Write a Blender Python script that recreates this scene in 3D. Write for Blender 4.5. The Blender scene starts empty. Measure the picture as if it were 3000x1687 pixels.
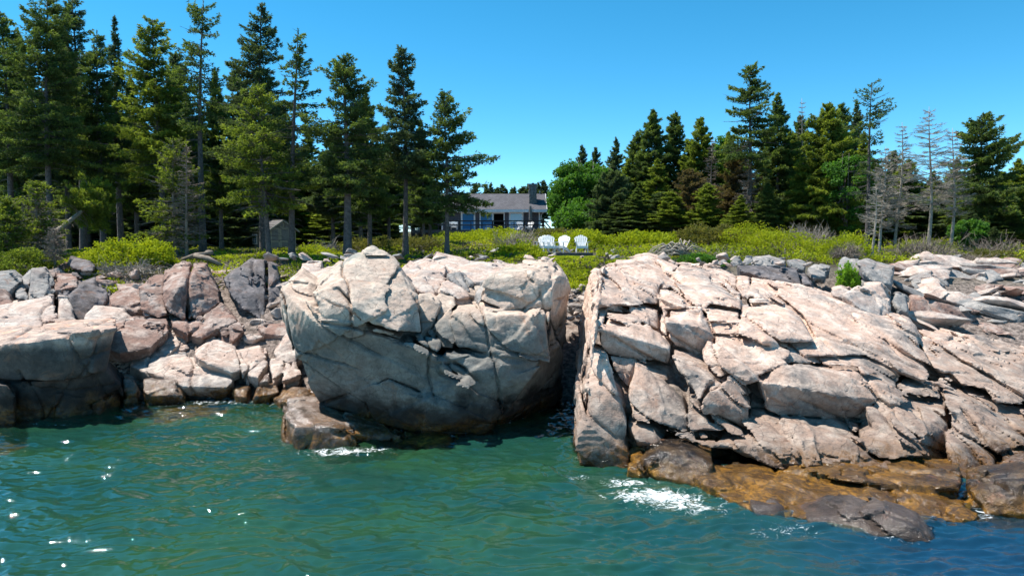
import bpy, bmesh, math, random
import numpy as np
from mathutils import Vector, Matrix
from mathutils.bvhtree import BVHTree

SC = bpy.context.scene
COL = SC.collection
# ------------------------------------------------------------------ camera
CAM_H = 4.6
F = 2000.0                      # focal length in photo pixels (3000 wide)
PITCH = math.atan(128.5 / F)
cd = bpy.data.cameras.new('camera'); cam = bpy.data.objects.new('camera', cd); COL.objects.link(cam)
cam.location = (0, 0, CAM_H); cam.rotation_euler = (math.pi / 2 - PITCH, 0, 0)
cd.sensor_width = 36; cd.lens = 24; cd.clip_end = 6000; cd.clip_start = 0.1
SC.camera = cam
SC.render.resolution_x = 1024; SC.render.resolution_y = 575
# ------------------------------------------------------------------ light
SUN = Vector((-0.42, 0.13, 0.88)).normalized()
w = bpy.data.worlds.new('World'); SC.world = w; w.use_nodes = True
nt = w.node_tree; nt.nodes.clear()
sky = nt.nodes.new('ShaderNodeTexSky'); sky.sky_type = 'NISHITA'; sky.sun_disc = False
sky.sun_elevation = math.asin(SUN.z); sky.sun_rotation = math.atan2(SUN.x, SUN.y)
sky.altitude = 0; sky.air_density = 0.6; sky.dust_density = 0.0; sky.ozone_density = 2.6
hs = nt.nodes.new('ShaderNodeHueSaturation'); hs.inputs['Saturation'].default_value = 1.32; hs.inputs['Hue'].default_value = 0.478; hs.inputs['Value'].default_value = 1.06
bg = nt.nodes.new('ShaderNodeBackground'); bg.inputs[1].default_value = 0.132
wo = nt.nodes.new('ShaderNodeOutputWorld')
nt.links.new(sky.outputs[0], hs.inputs['Color']); nt.links.new(hs.outputs[0], bg.inputs[0]); nt.links.new(bg.outputs[0], wo.inputs[0])
sd = bpy.data.lights.new('sun', 'SUN'); sd.energy = 5.0; sd.angle = math.radians(0.5); sd.color = (1, 0.955, 0.89)
so = bpy.data.objects.new('sun', sd); COL.objects.link(so); so.rotation_euler = SUN.to_track_quat('Z', 'Y').to_euler()
SC.view_settings.view_transform = 'Standard'; SC.view_settings.look = 'None'; SC.view_settings.gamma = 1
SC.view_settings.exposure = 0.75

# ------------------------------------------------------------------ pixel frames of the photograph -> world
FR = {'ov': (0, 0, 2576 / 3000), 'px': (0, 0, 1.0), 'z5': (0, 700, 2.4153), 'z6': (800, 700, 2.07), 'z7': (1600, 700, 1.81125),
      'z8': (2200, 700, 1.81125), 'zh': (1180, 500, 4.2933), 'zs': (650, 600, 7.2467), 'z3': (1400, 150, 2.22875), 'z4': (2200, 150, 2.1625)}
def ray(fr, x, y):
    ox, oy, s = FR[fr]; px = ox + x / s; py = oy + y / s
    a = (px - 1500) / F; b = -(py - 843.5) / F
    c, sn = math.cos(PITCH), math.sin(PITCH)
    return a, c + b * sn, -sn + b * c
def P(fr, x, y, Y):
    dx, dy, dz = ray(fr, x, y); t = Y / dy
    return (dx * t, Y, CAM_H + dz * t)
def PZ(fr, x, y, z):
    dx, dy, dz = ray(fr, x, y); t = (z - CAM_H) / dz
    return (dx * t, dy * t, z)
def sst(a, b, x):
    t = np.clip((x - a) / (b - a), 0, 1); return t * t * (3 - 2 * t)

# ------------------------------------------------------------------ noise (numpy)
U = np.uint32
def _u(i, c): return (np.asarray(i).astype(np.int64) * c & 0xffffffff).astype(U)
def _fin(n):
    n = (n ^ (n >> U(13))) * U(1274126177); n = (n ^ (n >> U(15))) * U(2246822519)
    return ((n ^ (n >> U(16))) & U(0xffffff)).astype(np.float32) / np.float32(0xffffff)
def _h(ix, iy, iz, s): return _fin(_u(ix, 374761393) + _u(iy, 668265263) + _u(iz, 2147483647) + U(s * 1274126177 & 0xffffffff))
C_ = [U(374761393), U(668265263), U(2147483647)]
def vnoise(p, s=0):
    p = p.astype(np.float32); fl = np.floor(p); f = p - fl; u = f * f * f * (f * (f * 6 - 15) + 10)
    b = [_u(fl[:, k], int(C_[k])) for k in range(3)]; b2 = [b[k] + C_[k] for k in range(3)]; so = U(s * 1274126177 & 0xffffffff)
    r = 0
    for dx in (0, 1):
        hx = (b2[0] if dx else b[0]) + so; wx = u[:, 0] if dx else 1 - u[:, 0]
        for dy in (0, 1):
            hy = hx + (b2[1] if dy else b[1]); wy = wx * (u[:, 1] if dy else 1 - u[:, 1])
            r = r + wy * (_fin(hy + b[2]) * (1 - u[:, 2]) + _fin(hy + b2[2]) * u[:, 2])
    return r * 2 - 1
def fbm(p, o=4, s=0, g=0.5, lac=2.03):
    r = 0; a = 1; t = 0
    for k in range(o):
        r = r + a * vnoise(p * lac ** k + k * 17.3, s + k); t += a; a *= g
    return r / t
def facets(p, s, tilt, off):
    """nearest-cell facets: a random plane per Voronoi cell"""
    p = p.astype(np.float32); fl = np.floor(p); b = [_u(fl[:, k], int(C_[k])) for k in range(3)]; f = p - fl; S1 = [U((s + k) * 1274126177 & 0xffffffff) for k in range(7)]
    best = np.full(len(p), 9e9, np.float32); key = np.zeros(len(p), U); q = np.zeros((len(p), 3), np.float32)
    for dx in (-1, 0, 1):
        for dy in (-1, 0, 1):
            for dz in (-1, 0, 1):
                h = b[0] + U(dx * 374761393 & 0xffffffff) + b[1] + U(dy * 668265263 & 0xffffffff) + b[2] + U(dz * 2147483647 & 0xffffffff)
                x = f[:, 0] - (dx + _fin(h + S1[0])); y = f[:, 1] - (dy + _fin(h + S1[1])); z = f[:, 2] - (dz + _fin(h + S1[2])); d = x * x + y * y + z * z
                m = d < best; best[m] = d[m]; key[m] = h[m]; q[m, 0] = x[m]; q[m, 1] = y[m]; q[m, 2] = z[m]
    return (_fin(key + S1[3]) - .5) * off + tilt * sum((_fin(key + S1[4 + k]) - .5) * q[:, k] for k in range(3)), None
def n2(x, y, sc, s=0, o=3):
    x = np.atleast_1d(np.asarray(x, float)); y = np.atleast_1d(np.asarray(y, float))
    return fbm(np.stack([x * sc, y * sc, np.zeros_like(x)], 1), o, s)

# ------------------------------------------------------------------ materials
def newmat(name):
    m = bpy.data.materials.new(name); m.use_nodes = True; n = m.node_tree.nodes; n.clear()
    return m, m.node_tree, n, m.node_tree.links
def N(n, t, **kw):
    x = n.new('ShaderNode' + t)
    for k, v in kw.items(): setattr(x, k, v)
    return x
def ramp(n, stops, interp='LINEAR'):
    r = N(n, 'ValToRGB'); r.color_ramp.interpolation = interp; e = r.color_ramp.elements
    while len(e) < len(stops): e.new(0.5)
    for k, (p, c) in enumerate(stops):
        e[k].position = p; e[k].color = (*c, 1) if len(c) == 3 else c
    return r
def noise(n, L, vec, scale, detail=5, rough=0.55, dist=0):
    t = N(n, 'TexNoise'); t.inputs['Scale'].default_value = scale; t.inputs['Detail'].default_value = detail
    t.inputs['Roughness'].default_value = rough; t.inputs['Distortion'].default_value = dist
    if vec is not None: L.new(vec, t.inputs['Vector'])
    return t
def mixc(n, L, fac, a, b, mode='MIX'):
    m = N(n, 'Mix', data_type='RGBA', blend_type=mode)
    for i, v in ((0, fac), (6, a), (7, b)):
        if hasattr(v, 'links'): L.new(v, m.inputs[i])
        else: m.inputs[i].default_value = v if i == 0 else (*v, 1)
    return m.outputs[2]
def mth(n, L, op, a, b=0.5, c=None, clamp=False):
    m = N(n, 'Math', operation=op); m.use_clamp = clamp
    for i, v in enumerate((a, b, c)):
        if v is None: continue
        if hasattr(v, 'links'): L.new(v, m.inputs[i])
        else: m.inputs[i].default_value = v
    return m.outputs[0]
def mrange(n, L, v, a, b, c=0, d=1):
    m = N(n, 'MapRange'); m.interpolation_type = 'SMOOTHSTEP'; L.new(v, m.inputs[0])
    for i, q in enumerate((a, b, c, d)): m.inputs[i + 1].default_value = q
    return m.outputs[0]
def rock_mat(name, warm, pale, grey, wet_z, zn_amp=1.5, zone_n=1.6, wet=(0.022, 0.019, 0.016), amber=(0.16, 0.075, 0.02), amber_z=0.45, greyness=0.5, dip=(0.35, 0.15), wet_rough=(0.1, 0.5), zone=None):
    m, t, n, L = newmat(name)
    geo = N(n, 'NewGeometry'); pos = geo.outputs['Position']
    a = noise(n, L, pos, 0.55, 4, 0.6, 0.6); b = noise(n, L, pos, 2.3, 6, 0.65); c = noise(n, L, pos, 38, 3, 0.7); e = noise(n, L, pos, 9, 5, 0.7, 0.3)
    col = mixc(n, L, mrange(n, L, a.outputs[0], greyness - 0.12, greyness + 0.12), grey, warm)
    col = mixc(n, L, mrange(n, L, b.outputs[0], 0.42, 0.66), col, pale)
    rust = noise(n, L, pos, 1.4, 5, 0.7, 0.8)
    col = mixc(n, L, mrange(n, L, rust.outputs[0], 0.57, 0.72, 0, 0.55), col, (0.30, 0.15, 0.09))
    col = mixc(n, L, 0.85, col, ramp_out(n, L, e.outputs[0], [(0.28, (0.6,) * 3), (0.5, (1, 1, 1)), (0.7, (1.2,) * 3)]), 'MULTIPLY')
    col = mixc(n, L, 0.7, col, ramp_out(n, L, c.outputs[0], [(0.33, (0.6, 0.58, 0.56)), (0.45, (1, 1, 1)), (0.62, (1.1, 1.08, 1.05))]), 'MULTIPLY')
    # hairline joints
    mp = N(n, 'Mapping'); mp.inputs['Rotation'].default_value = (0.4, 0.3, 0.5); mp.inputs['Scale'].default_value = (1, 1, 1.7)
    wn = noise(n, L, pos, 1.7, 4, 0.6)
    wv = mixc(n, L, 0.22, pos, wn.outputs[1]); L.new(wv, mp.inputs[0])
    v1 = N(n, 'TexVoronoi', feature='DISTANCE_TO_EDGE'); v1.inputs['Scale'].default_value = 1.5; L.new(mp.outputs[0], v1.inputs['Vector'])
    v2 = N(n, 'TexVoronoi', feature='DISTANCE_TO_EDGE'); v2.inputs['Scale'].default_value = 4.3; L.new(mp.outputs[0], v2.inputs['Vector'])
    gate = noise(n, L, pos, 1.1, 3)
    gate2 = noise(n, L, pos, 0.9, 3); k1 = mth(n, L, 'MAXIMUM', mrange(n, L, v1.outputs[0], 0.0, 0.010, 0, 1), mrange(n, L, gate2.outputs[0], 0.46, 0.56, 1, 0))
    k2 = mth(n, L, 'MAXIMUM', mrange(n, L, v2.outputs[0], 0.0, 0.02, 0, 1), mrange(n, L, gate.outputs[0], 0.5, 0.6, 1, 0))
    k = mth(n, L, 'MULTIPLY', k1, k2)
    col = mixc(n, L, mth(n, L, 'MULTIPLY_ADD', k, -0.55, 0.55), col, (0.06, 0.05, 0.045))
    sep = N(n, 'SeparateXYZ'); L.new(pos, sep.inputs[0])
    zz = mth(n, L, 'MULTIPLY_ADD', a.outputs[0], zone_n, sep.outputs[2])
    if zone: col = mixc(n, L, 1.0, col, ramp_out(n, L, mrange(n, L, zz, zone[0] + zone_n / 2, zone[1] + zone_n / 2), [(0, zone[2]), (1, zone[3])]), 'MULTIPLY')  # bleached upper rock, plus sunlit tops and shaded fronts painted into the tone
    zn = noise(n, L, pos, 1.3, 5, 0.65)
    z = mth(n, L, 'MULTIPLY_ADD', zn.outputs[0], -zn_amp, mth(n, L, 'ADD', sep.outputs[2], zn_amp / 2))
    col = mixc(n, L, mrange(n, L, z, wet_z - dip[0], wet_z + dip[1], 1, 0), col, mixc(n, L, mrange(n, L, b.outputs[0], 0.4, 0.6), wet, tuple(q * 2.2 for q in wet)))
    am = mth(n, L, 'MULTIPLY', mrange(n, L, z, amber_z - 0.3, amber_z + 0.12, 1, 0), mrange(n, L, e.outputs[0], 0.35, 0.6, 0.25, 0.95))
    col = mixc(n, L, am, col, mixc(n, L, mrange(n, L, rust.outputs[0], 0.42, 0.58), amber, tuple(q * 0.35 for q in amber)))
    p = N(n, 'BsdfPrincipled'); L.new(col, p.inputs['Base Color'])
    L.new(mrange(n, L, z, wet_rough[0], wet_rough[1], 0.14, 0.86), p.inputs['Roughness']); p.inputs['Specular IOR Level'].default_value = 0.4
    h = mth(n, L, 'ADD', mth(n, L, 'MULTIPLY', e.outputs[0], 0.6), mth(n, L, 'MULTIPLY', c.outputs[0], 0.12))
    h = mth(n, L, 'ADD', h, mth(n, L, 'MULTIPLY', k, 0.32)); h = mth(n, L, 'ADD', h, mth(n, L, 'MULTIPLY', b.outputs[0], 0.7))
    bp = N(n, 'Bump'); bp.inputs['Strength'].default_value = 0.6; bp.inputs['Distance'].default_value = 0.10; L.new(h, bp.inputs['Height'])
    L.new(bp.outputs[0], p.inputs['Normal'])
    o = N(n, 'OutputMaterial'); L.new(p.outputs[0], o.inputs[0]); return m
def ramp_out(n, L, fac, stops):
    r = ramp(n, stops); L.new(fac, r.inputs[0]); return r.outputs[0]
def simple(name, col, rough=0.7, var=0.25, scale=6, metallic=0, bump=0.0, bscale=30):
    m, t, n, L = newmat(name); tc = N(n, 'TexCoord')
    a = noise(n, L, tc.outputs['Object'], scale, 5, 0.65)
    c = mixc(n, L, mrange(n, L, a.outputs[0], 0.3, 0.7), tuple(q * (1 - var) for q in col), tuple(min(1, q * (1 + var)) for q in col))
    p = N(n, 'BsdfPrincipled'); L.new(c, p.inputs['Base Color']); p.inputs['Roughness'].default_value = rough; p.inputs['Metallic'].default_value = metallic
    if bump:
        b = noise(n, L, tc.outputs['Object'], bscale, 4); bp = N(n, 'Bump'); bp.inputs['Strength'].default_value = bump; bp.inputs['Distance'].default_value = 0.03
        L.new(b.outputs[0], bp.inputs['Height']); L.new(bp.outputs[0], p.inputs['Normal'])
    o = N(n, 'OutputMaterial'); L.new(p.outputs[0], o.inputs[0]); return m
def leaf_mat(name, dark, mid, light, transl=0.35, tl=1.5):
    m, t, n, L = newmat(name)
    at = N(n, 'Attribute', attribute_name='tint'); geo = N(n, 'NewGeometry')
    a = noise(n, L, geo.outputs['Position'], 0.9, 3)
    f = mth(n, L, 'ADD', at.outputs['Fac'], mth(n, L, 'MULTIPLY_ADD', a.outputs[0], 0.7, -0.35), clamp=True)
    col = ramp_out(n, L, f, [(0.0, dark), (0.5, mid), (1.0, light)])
    d = N(n, 'BsdfPrincipled'); L.new(col, d.inputs['Base Color']); d.inputs['Roughness'].default_value = 0.65; d.inputs['Specular IOR Level'].default_value = 0.25
    tr = N(n, 'BsdfTranslucent'); g = N(n, 'Gamma'); L.new(mixc(n, L, 1.0, col, (tl, tl, tl * 0.45), 'MULTIPLY'), tr.inputs[0])
    mx = N(n, 'MixShader'); mx.inputs[0].default_value = transl; L.new(d.outputs[0], mx.inputs[1]); L.new(tr.outputs[0], mx.inputs[2])
    o = N(n, 'OutputMaterial'); L.new(mx.outputs[0], o.inputs[0]); return m
M = {}
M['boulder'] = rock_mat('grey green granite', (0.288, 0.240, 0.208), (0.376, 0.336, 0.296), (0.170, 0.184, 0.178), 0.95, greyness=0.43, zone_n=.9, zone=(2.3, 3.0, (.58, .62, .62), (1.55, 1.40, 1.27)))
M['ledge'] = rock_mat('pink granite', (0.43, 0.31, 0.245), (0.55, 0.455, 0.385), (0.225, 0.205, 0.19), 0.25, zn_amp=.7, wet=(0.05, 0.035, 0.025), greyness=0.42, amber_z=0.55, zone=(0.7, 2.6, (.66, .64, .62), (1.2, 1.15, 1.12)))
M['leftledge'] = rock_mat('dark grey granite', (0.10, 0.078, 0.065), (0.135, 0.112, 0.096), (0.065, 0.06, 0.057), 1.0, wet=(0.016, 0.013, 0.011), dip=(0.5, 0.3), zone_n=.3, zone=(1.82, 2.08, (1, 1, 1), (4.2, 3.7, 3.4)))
M['pink'] = rock_mat('pale pink granite', (0.45, 0.33, 0.27), (0.56, 0.48, 0.415), (0.30, 0.27, 0.25), 0.25, greyness=0.45)
M['red'] = rock_mat('rusty red granite', (0.264, 0.156, 0.120), (0.400, 0.320, 0.276), (0.176, 0.120, 0.100), 0.2, greyness=0.48)
M['grey'] = rock_mat('grey granite', (0.264, 0.216, 0.192), (0.368, 0.336, 0.304), (0.192, 0.192, 0.188), 0.1, greyness=0.56)
M['darkrock'] = rock_mat('dark weathered granite', (0.120, 0.096, 0.088), (0.216, 0.192, 0.192), (0.080, 0.080, 0.088), 0.3, greyness=0.5)
M['wet'] = rock_mat('wet weedy granite', (0.216, 0.152, 0.120), (0.352, 0.288, 0.248), (0.072, 0.056, 0.044), 0.22, zn_amp=.5, wet=(0.02, 0.015, 0.011), amber=(0.20, 0.095, 0.02), amber_z=0.5, wet_rough=(.9, 1.6))
M['shelf'] = rock_mat('amber weed shelf', (0.05, 0.027, 0.012), (0.09, 0.058, 0.032), (0.018, 0.014, 0.012), -5, zn_amp=.5, amber=(0.30, 0.14, 0.018), amber_z=0.32, wet_rough=(.9, 1.6), greyness=0.5)
M['darkwet'] = rock_mat('dark wet rock', (0.075, 0.055, 0.045), (0.11, 0.085, 0.07), (0.03, 0.026, 0.024), -5, zn_amp=.5, amber=(0.05, 0.03, 0.015), amber_z=0.1, wet_rough=(.9, 1.6))
M['bark'] = simple('spruce bark', (0.105, 0.088, 0.08), 0.9, 0.4, 9, bump=0.8, bscale=22)
M['deadwood'] = simple('weathered dead wood', (0.30, 0.26, 0.21), 0.85, 0.3, 9, bump=0.4)
M['twig'] = simple('dead twigs', (0.20, 0.16, 0.125), 0.9, 0.35, 5)
M['birch'] = simple('birch bark', (0.42, 0.40, 0.36), 0.8, 0.3, 7)
M['needle'] = leaf_mat('spruce needles', (0.030, 0.045, 0.018), (0.075, 0.118, 0.036), (0.205, 0.265, 0.065), 0.48)
M['needle_blue'] = leaf_mat('blue green needles', (0.026, 0.044, 0.026), (0.065, 0.10, 0.05), (0.15, 0.20, 0.08), 0.45)
M['needle_yellow'] = leaf_mat('yellow green needles', (0.045, 0.062, 0.014), (0.125, 0.172, 0.03), (0.31, 0.36, 0.055), 0.5)
M['needle_brown'] = leaf_mat('browning needles', (0.045, 0.036, 0.02), (0.12, 0.09, 0.04), (0.20, 0.16, 0.06), 0.35)
M['needle_grey'] = leaf_mat('grey lichen twigs', (0.05, 0.045, 0.038), (0.12, 0.105, 0.09), (0.20, 0.18, 0.15), 0.15)
M['leaf'] = leaf_mat('broad leaves', (0.03, 0.075, 0.015), (0.08, 0.19, 0.03), (0.18, 0.34, 0.05), 0.45)
M['shrub'] = leaf_mat('juniper scrub', (0.08, 0.11, 0.012), (0.34, 0.40, 0.022), (0.62, 0.62, 0.045), 0.45, 1.3)
M['shrubgreen'] = leaf_mat('bright green bush leaves', (0.07, 0.14, 0.015), (0.17, 0.32, 0.025), (0.32, 0.50, 0.05), 0.45)
M['shrub_dull'] = leaf_mat('dull scrub', (0.06, 0.07, 0.025), (0.17, 0.17, 0.045), (0.30, 0.26, 0.08), 0.4)
M['white'] = simple('white paint', (0.80, 0.80, 0.79), 0.5, 0.05)
M['trimtan'] = simple('tan trim paint', (0.30, 0.285, 0.22), 0.6, 0.1)
M['shedwall'] = simple('grey shed siding', (0.17, 0.17, 0.165), 0.7, 0.12)
M['deckwood'] = simple('weathered deck boards', (0.10, 0.085, 0.08), 0.8, 0.3, 12)
M['darkrail'] = simple('dark stained rail', (0.045, 0.032, 0.028), 0.7, 0.25)
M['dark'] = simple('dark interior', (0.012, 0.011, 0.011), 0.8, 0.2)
M['canvas'] = simple('grey brown canvas', (0.24, 0.215, 0.20), 0.85, 0.15)
M['stone'] = simple('chimney fieldstone', (0.20, 0.185, 0.17), 0.85, 0.45, 5, bump=0.8, bscale=9)
M['metal'] = simple('galvanised metal', (0.4, 0.4, 0.4), 0.35, 0.1, metallic=0.8)
M['greenroof'] = simple('pale green roof', (0.28, 0.34, 0.31), 0.6, 0.15)
def brick_mat(name, c1, c2, mortar, sx, sy):
    m, t, n, L = newmat(name); tc = N(n, 'TexCoord')
    mp = N(n, 'Mapping'); L.new(tc.outputs['Object'], mp.inputs[0]); mp.inputs['Rotation'].default_value = (math.pi / 2, 0, 0)
    b = N(n, 'TexBrick'); L.new(mp.outputs[0], b.inputs[0])
    b.inputs['Color1'].default_value = (*c1, 1); b.inputs['Color2'].default_value = (*c2, 1); b.inputs['Mortar'].default_value = (*mortar, 1)
    b.inputs['Scale'].default_value = 1; b.inputs['Brick Width'].default_value = sx; b.inputs['Row Height'].default_value = sy; b.inputs['Mortar Size'].default_value = 0.012
    a = noise(n, L, tc.outputs['Object'], 1.2, 6, 0.7)
    c = mixc(n, L, 0.6, b.outputs[0], ramp_out(n, L, a.outputs[0], [(0.3, (0.6,) * 3), (0.7, (1.25,) * 3)]), 'MULTIPLY')
    p = N(n, 'BsdfPrincipled'); L.new(c, p.inputs['Base Color']); p.inputs['Roughness'].default_value = 0.85
    bp = N(n, 'Bump'); bp.inputs['Distance'].default_value = 0.01; L.new(b.outputs['Fac'], bp.inputs['Height']); bp.invert = True; L.new(bp.outputs[0], p.inputs['Normal'])
    o = N(n, 'OutputMaterial'); L.new(p.outputs[0], o.inputs[0]); return m
M['shingle'] = brick_mat('cedar shingle wall', (0.135, 0.125, 0.145), (0.105, 0.095, 0.11), (0.05, 0.045, 0.05), 0.16, 0.18)
M['roofshingle'] = brick_mat('asphalt roof shingle', (0.105, 0.10, 0.11), (0.075, 0.07, 0.08), (0.05, 0.05, 0.055), 0.3, 0.15)
def glass_mat():
    m, t, n, L = newmat('window glass')
    p = N(n, 'BsdfPrincipled'); p.inputs['Base Color'].default_value = (0.06, 0.24, 0.46, 1); p.inputs['Roughness'].default_value = 0.04  # blue stands in for reflected sky, painted into the pane colour
    p.inputs['IOR'].default_value = 1.9
    o = N(n, 'OutputMaterial'); L.new(p.outputs[0], o.inputs[0]); return m
M['glass'] = glass_mat()
def ground_mat():
    m, t, n, L = newmat('coastal turf and soil'); geo = N(n, 'NewGeometry'); pos = geo.outputs['Position']
    a = noise(n, L, pos, 0.5, 6, 0.65); b = noise(n, L, pos, 7, 5, 0.7)
    c = mixc(n, L, mrange(n, L, a.outputs[0], 0.4, 0.6), (0.055, 0.06, 0.018), (0.09, 0.07, 0.045))
    sep = N(n, 'SeparateXYZ'); L.new(pos, sep.inputs[0])
    rk = mixc(n, L, mrange(n, L, b.outputs[0], 0.35, 0.65), (0.10, 0.075, 0.06), (0.33, 0.26, 0.22))
    c = mixc(n, L, mrange(n, L, mth(n, L, 'MULTIPLY_ADD', a.outputs[0], 4.0, sep.outputs[1]), 27, 33), rk, c)
    c = mixc(n, L, 0.8, c, ramp_out(n, L, b.outputs[0], [(0.3, (0.5,) * 3), (0.7, (1.3,) * 3)]), 'MULTIPLY')
    p = N(n, 'BsdfPrincipled'); L.new(c, p.inputs['Base Color']); p.inputs['Roughness'].default_value = 0.95
    bp = N(n, 'Bump'); bp.inputs['Distance'].default_value = 0.12; L.new(b.outputs[0], bp.inputs['Height']); L.new(bp.outputs[0], p.inputs['Normal'])
    o = N(n, 'OutputMaterial'); L.new(p.outputs[0], o.inputs[0]); return m
M['ground'] = ground_mat()

# ------------------------------------------------------------------ object helpers
def tag(o, label=None, cat=None, group=None, kind=None):
    if label: o['label'] = label
    if cat: o['category'] = cat
    if group: o['group'] = group
    if kind: o['kind'] = kind
    return o
def empty(name, loc, rz=0, label=None, cat=None, group=None):
    o = bpy.data.objects.new(name, None); COL.objects.link(o); o.location = loc; o.rotation_euler = (0, 0, rz); o.empty_display_size = 0.3
    return tag(o, label, cat, group)
def link(name, me, mat=None, parent=None, smooth=False):
    o = bpy.data.objects.new(name, me); COL.objects.link(o)
    if mat: me.materials.append(mat)
    if parent: o.parent = parent
    if smooth: me.polygons.foreach_set('use_smooth', np.ones(len(me.polygons), bool))
    return o
def mesh_np(name, V, FC, n=3, tint=None):
    me = bpy.data.meshes.new(name); V = np.asarray(V, np.float32); FC = np.asarray(FC, np.int32)
    me.vertices.add(len(V)); me.vertices.foreach_set('co', V.ravel())
    me.loops.add(FC.size); me.loops.foreach_set('vertex_index', FC.ravel())
    me.polygons.add(len(FC)); me.polygons.foreach_set('loop_start', np.arange(len(FC), dtype=np.int32) * n)
    if tint is not None:
        a = me.attributes.new('tint', 'FLOAT', 'POINT'); a.data.foreach_set('value', np.asarray(tint, np.float32))
    me.update(calc_edges=True); return me
class MB:
    def __init__(s): s.v = []; s.f = []
    def add(s, vs, fs):
        k = len(s.v); s.v += [tuple(v) for v in vs]; s.f += [tuple(i + k for i in f) for f in fs]; return s
    def box(s, x0, x1, y0, y1, z0, z1):
        return s.add([(x0, y0, z0), (x1, y0, z0), (x1, y1, z0), (x0, y1, z0), (x0, y0, z1), (x1, y0, z1), (x1, y1, z1), (x0, y1, z1)],
                     [(0, 3, 2, 1), (4, 5, 6, 7), (0, 1, 5, 4), (1, 2, 6, 5), (2, 3, 7, 6), (3, 0, 4, 7)])
    def plank(s, pts, t):       # convex polygon pts extruded by vector t
        n = len(pts); q = [tuple(a + b for a, b in zip(p, t)) for p in pts]
        return s.add(list(pts) + q, [tuple(range(n)), tuple(range(2 * n - 1, n - 1, -1))] + [(i, n + i, n + (i + 1) % n, (i + 1) % n) for i in range(n)])
    def tube(s, pts, rad, sides=6):
        pts = [Vector(p) for p in pts]; m = len(pts); vs = []
        for i, p in enumerate(pts):
            d = (pts[min(i + 1, m - 1)] - pts[max(i - 1, 0)]).normalized()
            a = d.cross(Vector((0.3, 0.9, 0.2)) if abs(d.z) > 0.8 else Vector((0, 0, 1))).normalized(); b = d.cross(a)
            for k in range(sides):
                t = 2 * math.pi * k / sides; vs.append(p + (a * math.cos(t) + b * math.sin(t)) * rad[i])
        fs = [(i * sides + k, i * sides + (k + 1) % sides, (i + 1) * sides + (k + 1) % sides, (i + 1) * sides + k) for i in range(m - 1) for k in range(sides)]
        if sides > 3: fs += [tuple(range(sides - 1, -1, -1)), tuple((m - 1) * sides + k for k in range(sides))]
        return s.add(vs, fs)
    def mesh(s, name):
        me = bpy.data.meshes.new(name); me.from_pydata(s.v, [], s.f); me.update(); return me
    def fix(s, me):
        bm = bmesh.new(); bm.from_mesh(me); bmesh.ops.recalc_face_normals(bm, faces=bm.faces); bm.to_mesh(me); bm.free(); return me
    def build(s, name, mat, parent=None, smooth=False, bevel=0):
        me = s.fix(s.mesh(name)); o = link(name, me, mat, parent, smooth)
        if bevel:
            b = o.modifiers.new('bevel', 'BEVEL'); b.width = bevel; b.segments = 2; b.limit_method = 'ANGLE'
        return o

# ------------------------------------------------------------------ terrain
def G(x, y):
    x = np.asarray(x, float); y = np.asarray(y, float)
    z = np.interp(y, [12, 17, 19.5, 20.5, 21.5, 22.5, 24.5, 27, 29, 32, 36, 60, 90, 160, 400, 2500], [-2.5, -1.6, -.3, .1, .8, 1.35, 2.2, 3.3, 3.75, 3.85, 3.95, 4.1, 4.6, 7.5, 8.5, 8.5])
    z = z + 0.12 * sst(-4, -9, x) * sst(26, 30, y) - 0.25 * sst(9, 14, x) * sst(24, 28, y) * (1 - sst(34, 44, y))
    z = z + 1.0 * sst(37, 62, y) * sst(-17, -5, x)
    z = z + 0.12 * n2(x.ravel(), y.ravel(), 0.35, 5).reshape(x.shape)
    return z
def gz(x, y): return float(G(np.array([x]), np.array([y]))[0])
def axis(a, b, step, far, grow=1.35):
    c = list(np.arange(a, b + step / 2, step)); d = step
    while c[-1] < far: d *= grow; c.append(c[-1] + d)
    d = step
    while c[0] > -far: d *= grow; c.insert(0, c[0] - d)
    return np.array(c)
def grid_mesh(name, xs, ys, zf):
    X, Y = np.meshgrid(xs, ys); Z = zf(X, Y); nx, ny = len(xs), len(ys)
    V = np.stack([X.ravel(), Y.ravel(), Z.ravel()], 1)
    i = np.arange(ny - 1)[:, None] * nx + np.arange(nx - 1)[None]
    FC = np.stack([i, i + 1, i + nx + 1, i + nx], -1).reshape(-1, 4)
    return mesh_np(name, V, FC, 4)
gx = axis(-50, 50, 0.4, 2500); gy = axis(12, 100, 0.4, 2500)
ground = link('ground', grid_mesh('ground', gx, gy[gy > -400], G), M['ground'], smooth=True)
tag(ground, 'uneven coastal ground under scrub, trees and boulders', 'ground', kind='structure')

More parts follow.
